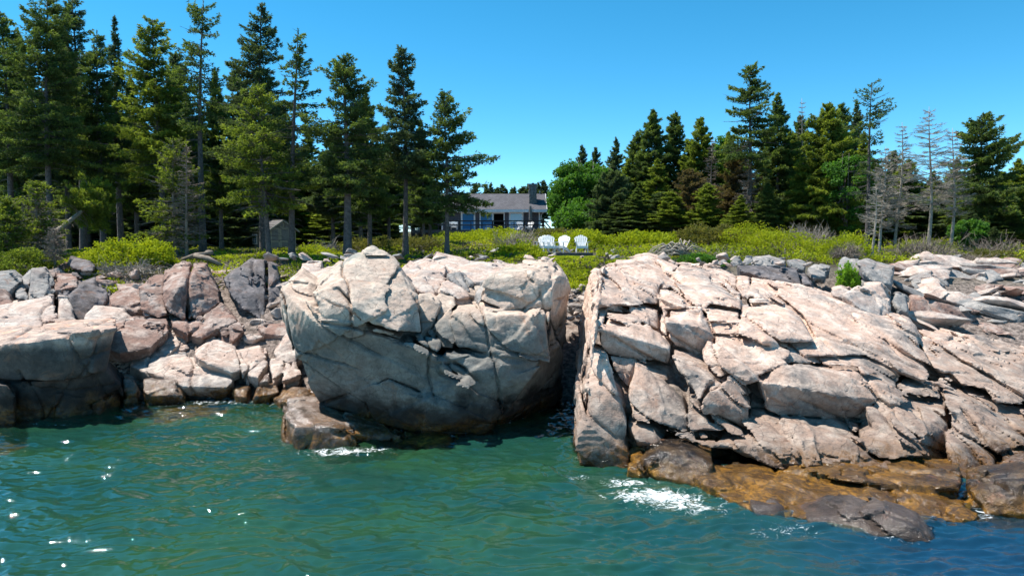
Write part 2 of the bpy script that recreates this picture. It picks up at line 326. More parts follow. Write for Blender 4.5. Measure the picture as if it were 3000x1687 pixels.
# ------------------------------------------------------------------ rocks
BVH_SRC = []
def planes_of(bm):
    s = {}
    for f in bm.faces:
        n = f.normal; d = n.dot(f.verts[0].co); k = (round(n.x, 2), round(n.y, 2), round(n.z, 2), round(d, 1))
        s[k] = (n.x, n.y, n.z, d)
    return np.array(list(s.values()))
def hull_pts(fr, pts, back, down=0.0):
    out = []
    for q in pts:
        p = P(fr, *q) if len(q) == 3 else PZ(fr, q[0], q[1], q[3])
        out.append(Vector(p)); c = Vector(p); k = 0.97 * c.x / c.y
        out.append(c + Vector((k * back, back, 0)))
        if down: out.append(c + Vector((k * back * 0.3, back * 0.3, -down)))
    return out
def rock(name, label, cat, blocks, mat, res=0.06, amp=1.0, seed=0, group=None, joint=0.55, crack=0.1, kind=None, chips=1.0, planes=((0.93, 0.25, 0.28, 1.3), (0.30, -0.25, 0.92, 1.0), (0.62, 0.60, -0.50, 1.9)), bed=None, step=.085):
    """blocks: list of (frame, points, back, down). Distance field of the union of convex joint blocks, jointed and chipped, then meshed."""
    PL = []; BX = []
    for fr, pts, back, *dn in blocks:
        b = bmesh.new()
        for v in hull_pts(fr, pts, back, dn[0] if dn else 0): b.verts.new(v)
        bmesh.ops.convex_hull(b, input=b.verts, use_existing_faces=False)
        bmesh.ops.delete(b, geom=[v for v in b.verts if not v.link_faces], context='VERTS')
        bmesh.ops.recalc_face_normals(b, faces=b.faces); b.normal_update()
        PL.append(planes_of(b)); c = np.array([v.co[:] for v in b.verts]); BX.append((c.min(0), c.max(0))); b.free()
    lo = np.min([q[0] for q in BX], 0) - .35; hi = np.max([q[1] for q in BX], 0) + .35; lo[2] = max(lo[2], -1.1)
    n = np.ceil((hi - lo) / res).astype(int) + 1
    ax = [(lo[k] + res * np.arange(n[k])).astype(np.float32) for k in range(3)]
    F1 = np.full(n, 1., np.float32); F2 = np.full(n, 1., np.float32)
    for p, (l, h) in zip(PL, BX):
        i0 = np.clip(np.floor((l - .35 - lo) / res).astype(int), 0, n); i1 = np.clip(np.ceil((h + .35 - lo) / res).astype(int) + 1, 0, n)
        sl = tuple(slice(i0[k], i1[k]) for k in range(3)); x, y, z = ax[0][sl[0]][:, None, None], ax[1][sl[1]][None, :, None], ax[2][sl[2]][None, None, :]
        sd_ = None
        for q in p.astype(np.float32):
            t = q[0] * x + q[1] * y + (q[2] * z - q[3]); sd_ = t if sd_ is None else np.maximum(sd_, t, out=sd_)
        f1 = F1[sl]; f2 = F2[sl]; F2[sl] = np.minimum(f2, np.maximum(f1, sd_)); F1[sl] = np.minimum(f1, sd_)
    band = (F1 > -.30) & (F1 < .17); kk_ = int(.9 / res); op = np.zeros_like(band)
    op[:, :kk_] = True; op[:, kk_:] |= F1[:, :-kk_] > -.1; op[:, :, -kk_:] = True; op[:, :, :-kk_] |= F1[:, :, kk_:] > -.1      # open towards the sea or the sky
    ii = np.nonzero(band & op); del band, op; Q = np.stack([ax[k][ii[k]] for k in range(3)], 1).astype(float); nv = len(Q)
    second = np.abs(F2[ii]).astype(float); o3 = np.array([seed * 3.71, seed * 1.37, 0])
    Q = Q + np.stack([fbm(Q * 1.6 + k * 31, 2, k) for k in range(3)], 1) * 0.06
    d = np.zeros(nv)
    if len(PL) > 1: d -= crack * 1.5 * np.exp(-(second / (res * 1.15)) ** 2) * np.clip(0.75 + 1.1 * vnoise(Q * 1.1, 8), 0, 1.3)
    R = np.array(Matrix.Rotation(0.5, 3, 'Z') @ Matrix.Rotation(-0.35, 3, 'Y'))
    S = np.array([1.0, 0.8, 1.5]) * joint
    if bed:
        zb = Vector(bed).normalized(); xb = Vector((1, 0, -bed[0] / bed[2])).normalized(); yb = zb.cross(xb); R = np.array([xb[:], yb[:], zb[:]]); S = np.array([.55, .8, 2.1]) * joint
    v_, e = facets((Q @ R.T) * S + seed, 11, 0.26, 0.07); d += amp * chips * v_
    v_, e = facets((Q @ R.T) * S * 2.3 + seed * 2, 23, 0.16, 0.04); d += amp * chips * v_ * (0.3 + 0.7 * sst(-0.25, 0.3, vnoise(Q * 0.8 + 9, 4)))
    for k, (nx, ny, nz, sp) in enumerate(planes):
        t = (Q @ np.array([nx, ny, nz])) / sp + 0.10 * fbm(Q * 0.8 + k * 9, 2, 70 + k) + seed * .37; fl = np.floor(t + .5).astype(np.int64); g = np.abs(t - fl) * sp
        kk, ss = np.full(nv, k, np.int64), np.full(nv, seed, np.int64)
        hh = _h(fl, kk, ss, 5); gate = sst(-.1, .08, vnoise(Q * .55 + (hh * 40)[:, None], 80 + k))
        ww = np.clip((t - fl) * sp / (1.2 * res) + .5, 0, 1); cell = _h(fl - 1, kk, ss, 9) * (1 - ww) + _h(fl, kk, ss, 9) * ww
        d += amp * gate * (-0.15 * np.exp(-(g / (res * .8)) ** 2)) * chips ** .5 + amp * step * (cell - .5)
    v_, e = facets((Q @ R.T) * S * 6.0 + seed * 3, 37, 0.06, 0.02); d += amp * v_ * sst(-.2, .3, vnoise(Q * .9 + 5, 33))
    d += amp * 0.015 * fbm(Q * 2.2 + o3, 2, 2)
    F1[ii] -= d.astype(np.float32); del F2
    # surface nets
    F1[0] = F1[-1] = 1; F1[:, 0] = F1[:, -1] = 1; F1[:, :, 0] = F1[:, :, -1] = 1
    sg = F1 < 0; m = n - 1; cnt = np.zeros(m, np.uint8)
    for dx in (0, 1):
        for dy in (0, 1):
            for dz in (0, 1): cnt += sg[dx:dx + m[0], dy:dy + m[1], dz:dz + m[2]]
    ci = np.nonzero((cnt > 0) & (cnt < 8)); nc = len(ci[0]); idx = np.full(m, -1, np.int32); idx[ci] = np.arange(nc)
    acc = np.zeros((nc, 3)); w_ = np.zeros(nc)
    C8 = {(a_, b_, c_): F1[ci[0] + a_, ci[1] + b_, ci[2] + c_].astype(float) for a_ in (0, 1) for b_ in (0, 1) for c_ in (0, 1)}
    for k in range(3):
        for u in (0, 1):
            for v in (0, 1):
                A = [u, v]; A.insert(k, 0); B_ = [u, v]; B_.insert(k, 1); fa, fb = C8[tuple(A)], C8[tuple(B_)]
                cr = (fa < 0) != (fb < 0); t = np.where(cr, fa / np.where(cr, fa - fb, 1), 0); P_ = np.tile(np.array(A, float), (nc, 1)); P_[:, k] = t
                acc += P_ * cr[:, None]; w_ += cr
    V = lo + (np.stack(ci, 1) + acc / w_[:, None]) * res
    FC = []
    for k in range(3):
        a_, b_ = [q for q in range(3) if q != k]
        s0 = [slice(1, -1)] * 3; s1 = [slice(1, -1)] * 3; s0[k] = slice(0, -1); s1[k] = slice(1, None)
        A, B_ = sg[tuple(s0)], sg[tuple(s1)]; e = np.nonzero(A != B_); fl = A[e]
        c = [e[0] + (k != 0), e[1] + (k != 1), e[2] + (k != 2)]
        def I(da, db):
            q = list(c); q[a_] = q[a_] - da; q[b_] = q[b_] - db; return idx[tuple(q)]
        f = np.stack([I(1, 1), I(0, 1), I(0, 0), I(1, 0)], 1)
        if k == 1: fl = ~fl
        f[~fl] = f[~fl][:, ::-1]; FC.append(f)
    FC = np.concatenate(FC); FC = FC[(FC >= 0).all(1)]
    me2 = mesh_np(name, V, FC, 4)
    nv = len(V); Nn = np.empty(nv * 3, np.float32); me2.vertices.foreach_get('normal', Nn); Nn = Nn.reshape(-1, 3).astype(float)
    V = V + Nn * (amp * (0.009 * fbm(V * 7, 2, 9) + 0.012 * fbm(V * np.array([1.2, 1.2, 7.0]) @ R + 3, 2, 19) * sst(0, .4, vnoise(V * .5 + 8, 20))))[:, None]
    cen = V.mean(0); cen[2] = V[:, 2].min()
    me2.vertices.foreach_set('co', (V - cen).astype(np.float32).ravel()); me2.update()
    me2.name = name; me2.materials.clear()
    o = link(name, me2, mat, smooth=True); o.location = cen; me2.set_sharp_from_angle(angle=math.radians(28))
    tag(o, label, cat, group, kind); BVH_SRC.append(o)
    return o

CENTRE = [
 ('z6', [(70,340,17.2),(85,470,16.9),(150,650,16.7),(200,870,16.7),(275,1020,16.9),(600,1100,16.6),(900,1190,16.5),(1270,1195,16.9),(1310,1100,16.6),(1230,950,16.15),(985,700,15.95),(760,570,16.0),(610,530,15.95),(400,500,15.85),(270,420,16.1),(900,1270,17.2),(1270,1260,17.4)], 4),
 ('z6', [(258,340,15.95),(390,290,16.2),(480,420,15.65),(610,530,15.6),(755,558,15.6),(900,570,16.3),(895,400,16.6),(880,305,16.9),(770,215,18.2),(770,160,18.6),(680,110,18.5),(600,68,18.6),(440,130,18.2),(330,230,17.3),(270,320,16.3)], 1.6),
 ('z6', [(258,345,15.95),(300,480,15.75),(480,600,15.75),(610,540,15.65),(480,420,15.65),(390,300,16.1)], 2),
 ('z6', [(70,340,17.1),(180,235,18.0),(280,310,17.5),(262,420,16.6),(150,420,16.8),(85,400,16.9)], 2),
 ('z6', [(1265,370,17.3),(1300,262,17.5),(1340,235,17.6),(1600,222,17.5),(1668,250,17.4),(1670,442,17.25),(1540,440,17.2),(1390,428,17.1),(1400,190,18.6),(1500,160,19.2),(1690,168,19.2)], 1.0),
 ('z6', [(1045,500,16.8),(1110,432,17),(1400,460,16.7),(1675,457,16.7),(1655,725,16.6),(1500,700,16.5),(1110,662,16.5),(1100,560,16.6),(1120,392,17.8),(1240,378,17.8),(1600,443,17.2)], 1.5),
 ('z6', [(985,702,16.2),(1060,688,16.6),(1300,693,16.75),(1600,748,16.65),(1530,850,16.5),(1440,1000,16.8),(1390,1000,16.8),(1235,950,16.3),(1230,800,16.15),(1140,790,16.1)], 2),
 ('z6', [(988,702,16.1),(1020,850,15.6),(1100,880,15.55),(1180,900,15.6),(1228,880,15.9),(1160,792,16.15)], 1),
 ('z6', [(1240,950,16.2),(1385,1000,16.5),(1310,1105,16.5),(1270,1190,16.7),(1180,1060,16.2)], 1.5),
 ('z6', [(1440,1000,17.1),(1590,750,17.1),(1665,480,17.3),(1740,700,18.4),(1700,960,19),(1640,1060,19.2),(1300,1150,17.5),(1270,1190,17.4),(1500,1160,18.8),(1640,1150,19.8)], 2),
 ('z6', [(1677,250,17.7),(1745,235,18.4),(1776,310,19),(1775,400,19.4),(1745,700,19.4),(1722,960,19.6),(1660,1000,19),(1680,700,18.0),(1720,190,20)], 2),
 ('z6', [(800,600,16.2),(900,575,16.7),(1022,620,16.3),(1022,660,16.2),(985,695,15.95),(770,628,15.8)], 1.5),
 ('z6', [(500,530,15.75),(620,532,15.7),(760,570,15.9),(800,590,16.1),(780,622,15.85),(600,570,15.7)], 1),
 ('z6', [(200,600,16.55),(300,520,16.5),(370,620,16.3),(370,740,16.35),(210,740,16.55)], 1),
 ('z6', [(270,1020,16.85),(700,860,16.05),(860,960,16.0),(1150,1050,16.1),(1290,1110,16.5),(1250,1190,16.8),(900,1200,16.5)], 1.5),
 ('z6', [(150,400,18),(1650,300,18.6),(1600,900,18.6),(300,1000,18),(600,250,19),(1200,330,18.6)], 4),
]
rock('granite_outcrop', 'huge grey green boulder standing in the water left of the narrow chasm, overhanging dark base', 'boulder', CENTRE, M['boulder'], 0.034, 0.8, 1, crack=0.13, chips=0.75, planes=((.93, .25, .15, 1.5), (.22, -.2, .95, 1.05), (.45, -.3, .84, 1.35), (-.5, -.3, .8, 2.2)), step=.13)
rock('submerged_boulder', 'wet brown glistening rock in the water against the foot of the huge grey boulder', 'rock', [
 ('z6', [(45,1190,15.9),(60,1240,15.6),(160,1278,15.25),(400,1268,15.35),(490,1255,15.45),(480,1180,15.5),(150,1150,15.4),(80,1065,16.2),(190,1040,16.8),(380,1058,17),(450,1095,16.5)], 1, 0.6),
 ('z6', [(450,1092,16.3),(650,1115,16.8),(760,1155,16.6),(765,1215,16),(620,1165,15.9),(500,1170,15.65),(480,1210,15.8)], 1, 0.5),
 ('z6', [(560,1160,16.2),(1000,1190,16.9),(1100,1215,16.4),(760,1230,15.9)], 1, 0.5)], M['wet'], 0.04, 0.9, 2)
RIGHT = [
 ('z7', [(185,1190,14.1),(410,1215,14.1),(415,960,14.35),(345,810,14.6),(315,650,15.1),(240,605,15.5),(225,780,15.0),(203,1020,14.3),(148,1060,16.0),(152,880,18)], 2, 0.8),
 ('z7', [(235,600,15.7),(275,300,17.8),(290,180,20),(235,205,21.5),(205,330,20.8),(195,500,20.2),(170,700,20.2),(155,850,20.4),(140,1065,16.3),(200,1055,14.7)], 1.5),
 ('z7', [(280,335,17.5),(290,180,20),(380,128,22.5),(560,100,23.5),(700,155,23),(665,180,21.8),(600,290,19.5),(580,355,18.5),(510,345,18),(400,300,18.1)], 2.5),
 ('z7', [(282,372,17.7),(320,365,17.9),(430,395,17.9),(480,460,17.0),(300,488,16.5),(285,450,16.7)], 2),
 ('z7', [(300,492,16.3),(450,480,16.7),(600,512,16.7),(668,590,16.3),(663,678,16.5),(480,650,16.45),(340,620,16.45),(300,560,16.35),(330,400,17.3),(460,420,17.3),(620,520,17)], 2),
 ('z7', [(345,628,16.25),(475,645,16.3),(655,690,16.2),(690,760,15.9),(470,800,15.8),(420,790,15.7),(360,700,16.0)], 2),
 ('z7', [(455,375,17.8),(500,352,18.2),(598,388,18),(603,500,17.2),(560,500,17),(510,450,17.1),(450,400,17.6)], 1.5),
 ('z7', [(608,405,17.8),(650,388,18.1),(648,500,17),(610,508,17.1)], 1),
 ('z7', [(642,450,16.8),(655,398,17.7),(820,372,18),(885,500,16.9),(893,560,16.8),(830,655,17.0),(700,585,16.9),(655,520,16.8),(810,465,16.65)], 1.5),
 ('z7', [(602,292,19.2),(660,272,19.5),(788,360,18.5),(640,383,18),(598,378,18.1)], 1.2),
 ('z7', [(665,182,21.8),(720,155,23),(900,190,22.3),(1020,295,20.3),(1028,388,18.5),(865,368,18.4),(795,358,18.5),(605,283,19.4)], 2.5),
 ('z7', [(780,165,23.5),(870,143,24),(1000,185,23.3),(1015,290,21),(900,235,21.3)], 1.5),
 ('z7', [(832,392,18.0),(870,362,18.4),(1028,400,18),(1020,438,17.4),(870,428,17.4)], 1.2),
 ('z7', [(872,452,17.3),(940,432,17.5),(1020,447,17.4),(1018,512,16.8),(890,508,16.8)], 1.2),
 ('z7', [(1037,402,17.9),(1080,375,18.5),(1290,382,18.4),(1360,440,18),(1410,540,17),(1290,530,16.7),(1170,550,16.4),(1028,500,16.6)], 1.5),
 ('z7', [(1017,195,23),(1180,202,22.8),(1228,290,21.5),(1308,340,20.5),(1240,358,19.8),(1090,300,20.3),(1022,298,20.4)], 1.5),
 ('z7', [(902,522,16.8),(960,507,17),(1130,562,16.6),(1268,602,16.4),(1210,682,15.6),(1060,780,14.95),(1000,738,15.05),(930,650,15.6),(892,580,16.3)], 2),
 ('z7', [(667,602,16.3),(720,600,16.5),(830,682,16.1),(965,752,15.35),(872,792,14.8),(822,878,14.45),(740,710,15.3),(672,640,15.9)], 2),
 ('z7', [(872,802,14.55),(980,745,15),(1080,890,14.55),(1050,1000,14.75),(900,1013,14.6),(822,885,14.35)], 2),
 ('z7', [(836,602,16.3),(868,555,16.5),(970,738,15.4),(932,743,15.25),(842,660,15.85)], 1),
 ('z7', [(480,672,15.8),(640,752,15.35),(700,850,15),(750,880,14.9),(758,1050,14.2),(600,1010,14.25),(470,950,14.5),(450,830,14.9)], 2),
 ('z7', [(440,992,14.6),(480,962,14.75),(560,1012,14.35),(632,1090,13.95),(490,1062,14.1)], 1.5, 0.4),
 ('z7', [(550,992,14.4),(750,1012,14.3),(1040,1060,14.1),(1230,1145,13.65),(1245,1190,13.5),(1070,1165,13.5),(830,1090,13.75),(640,1025,14.15)], 2),
 ('z7', [(600,1040,15.0),(1240,1200,14.7),(1250,1265,14.3),(880,1210,14.4),(640,1110,14.6)], 2),
 ('z7', [(742,855,14.85),(800,852,14.85),(900,1018,14.3),(1040,1052,14.1),(900,1060,14.05),(822,1080,13.95),(762,1010,14.2)], 2),
 ('z8', [(60,765,15.0),(130,702,15.4),(250,790,14.95),(420,830,14.95),(380,720,15.7),(560,722,15.7),(640,850,15.2),(640,985,15.6),(400,990,15.5),(260,985,15.4),(100,950,15.3)], 2),
 ('z8', [(0,972,14.6),(80,967,14.7),(240,1002,14.4),(480,1052,14.1),(560,1082,13.9),(540,1148,13.6),(150,1128,13.6)], 2),
 ('z8', [(142,1132,13.7),(400,1142,13.75),(640,1152,13.85),(760,1222,13.35),(600,1215,13.35),(280,1195,13.4),(798,1308,13.6),(600,1298,13.6),(280,1258,13.6),(160,1190,13.45)], 1.5, 0.5),
 ('z8', [(562,1082,14),(650,1042,14.3),(760,1082,14.1),(800,1110,13.9),(640,1140,13.7),(570,1120,13.8)], 1.5),
 ('z8', [(640,900,15.1),(700,822,15.8),(1035,905,15.5),(1048,1000,15),(1058,1280,14.3),(1000,1318,14.1),(870,1308,13.9),(790,1220,13.8),(740,1040,14.2),(880,1060,14.0),(650,960,14.6)], 2, 0.5),
 ('z8', [(772,902,14.9),(860,912,15),(900,1010,14.3),(880,1060,14),(800,1010,14.2)], 1),
 ('z8', [(582,742,15.8),(700,742,16.3),(900,792,16.4),(1000,850,16),(1038,905,15.5),(780,898,15.0),(700,832,15.2)], 2),
 ('z8', [(0,540,17),(0,200,22.5),(270,255,21.6),(430,335,20.7),(560,402,19.9),(830,480,19.4),(860,570,18.7),(1000,780,16.8),(850,758,16.6),(600,650,16.8),(300,610,16.6),(0,690,15.9)], 3),
 ('z8', [(330,640,16.5),(600,650,16.7),(860,770,16.5),(640,850,15.5),(560,720,15.9)], 2),
 ('z8', [(860,562,19),(1060,562,19.5),(1500,640,19.5),(1500,780,17.5),(1500,900,16.5),(1250,872,16.1),(1000,792,16.7)], 3),
 ('z8', [(1002,822,16),(1240,882,16),(1500,1020,15),(1500,1150,14),(1340,1230,13.7),(1062,960,14.8),(1052,905,15.2)], 3),
 ('z8', [(1062,965,14.7),(1130,972,14.6),(1300,1200,13.5),(1280,1300,13.1),(1100,1260,13.2),(1072,1150,13.6)], 2, 0.5),
 ('z8', [(1312,1200,13.5),(1500,1130,13.8),(1500,1320,12.9),(1400,1292,12.9)], 2, 0.5),
 ('z8', [(932,752,16.9),(1050,742,17),(1110,810,16.4),(1090,838,16.1),(990,812,16.2)], 1),
 ('z8', [(1112,802,16.6),(1240,832,16.4),(1268,888,15.8),(1120,832,16.1)], 1),
 ('z8', [(1282,882,16.3),(1500,905,16.3),(1500,1000,15.2),(1340,962,15.4)], 1),
 ('z8', [(1060,560,20),(1110,545,20.3),(1380,590,20.3),(1449,640,19.5),(1200,620,19.3),(1070,590,19.4)], 1.2),
 ('z8', [(200,860,15.6),(700,800,16.5),(1400,900,17),(1400,1200,15),(900,1200,14.6),(200,1050,15.3)], 4, 1),
 ('z7', [(300,900,15.6),(420,420,18),(1000,420,18.4),(1400,600,17.2),(1200,1000,15.2),(500,1050,15.3),(430,1150,14.9)], 5, 1),
]
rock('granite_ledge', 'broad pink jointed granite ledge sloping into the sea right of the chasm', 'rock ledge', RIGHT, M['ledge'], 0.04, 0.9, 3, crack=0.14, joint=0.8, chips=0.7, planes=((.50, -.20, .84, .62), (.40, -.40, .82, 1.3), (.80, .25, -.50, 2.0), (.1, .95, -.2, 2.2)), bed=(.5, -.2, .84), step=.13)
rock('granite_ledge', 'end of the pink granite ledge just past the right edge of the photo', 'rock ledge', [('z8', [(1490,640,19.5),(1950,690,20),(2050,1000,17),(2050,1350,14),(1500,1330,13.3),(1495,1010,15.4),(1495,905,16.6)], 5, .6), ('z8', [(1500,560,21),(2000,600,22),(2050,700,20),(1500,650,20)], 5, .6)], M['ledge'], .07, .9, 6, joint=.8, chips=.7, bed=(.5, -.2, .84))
SH = [
 ('ov', [(1580,1180,0,.12),(1640,1140,0,.42),(1720,1135,0,.45),(1785,1172,0,.3),(1765,1222,0,.0),(1600,1195,0,-.02)], 1, 1),
 ('ov', [(1750,1205,0,.12),(1860,1190,0,.16),(2050,1215,0,.05),(2330,1240,0,.02),(2470,1262,0,.05),(2440,1312,0,-.04),(2250,1290,0,.0),(2120,1315,0,-.06),(1900,1290,0,-.04),(1800,1245,0,-.04)], 0.6, 1),
 ('z8', [(130,1225,0,.18),(560,1285,0,.2),(1120,1300,0,.26),(1110,1390,0,-.05),(700,1370,0,-.05),(200,1320,0,-.04)], 1.5, .8),
 ('ov', [(2430,1225,0,.3),(2640,1200,0,.6),(2640,1290,0,.1),(2480,1295,0,-.02)], 1, 1)]
rock('weedy_shelf', 'low wet amber brown rock shelf awash in front of the pink ledge', 'rock shelf', SH, M['shelf'], 0.04, 0.65, 4, joint=0.9)
rock('dark_boulder', 'smooth black brown rock just breaking the surface, lowest at the right', 'rock', [('ov', [(1990,1300,0,.0),(2060,1278,0,.1),(2200,1283,0,.26),(2310,1320,0,.2),(2350,1370,0,-.03),(2150,1345,0,-.03)], .6, 1), ('ov', [(1880,1262,0,.12),(1960,1262,0,.14),(1985,1300,0,-.02),(1900,1300,0,-.03)], .4, .6)], M['darkwet'], 0.04, .6, 5)
for lab, pts in (('rusty orange rock just below the surface of the cove', [(290,1040,0,-.12),(420,1012,0,-.1),(600,1010,0,-.14),(560,1050,0,-.12),(400,1075,0,-.16)]),
                 ('yellow brown rock under the water in front of the huge boulder', [(930,1105,0,-.06),(1150,1105,0,-.06),(1140,1138,0,-.1),(990,1140,0,-.1)]),
                 ('pale green sunken rock in front of the wet brown rock', [(790,1170,0,-.5),(1080,1165,0,-.5),(1000,1230,0,-.6),(820,1240,0,-.6)]),
                 ('olive sunken rock at the left edge of the photo', [(-40,1085,0,-.3),(90,1075,0,-.3),(60,1160,0,-.35),(-40,1200,0,-.35)]),
                 ('dark sunken shelf off the lower right rocks', [(1900,1330,0,-.5),(2600,1290,0,-.3),(2650,1420,0,-.6),(2100,1440,0,-.8)])):
    rock('sunken_rock', lab, 'rock', [('ov', pts, 0.5, 1)], M['shelf'], 0.08, 0.8, hash(lab) % 50 if False else len(lab))
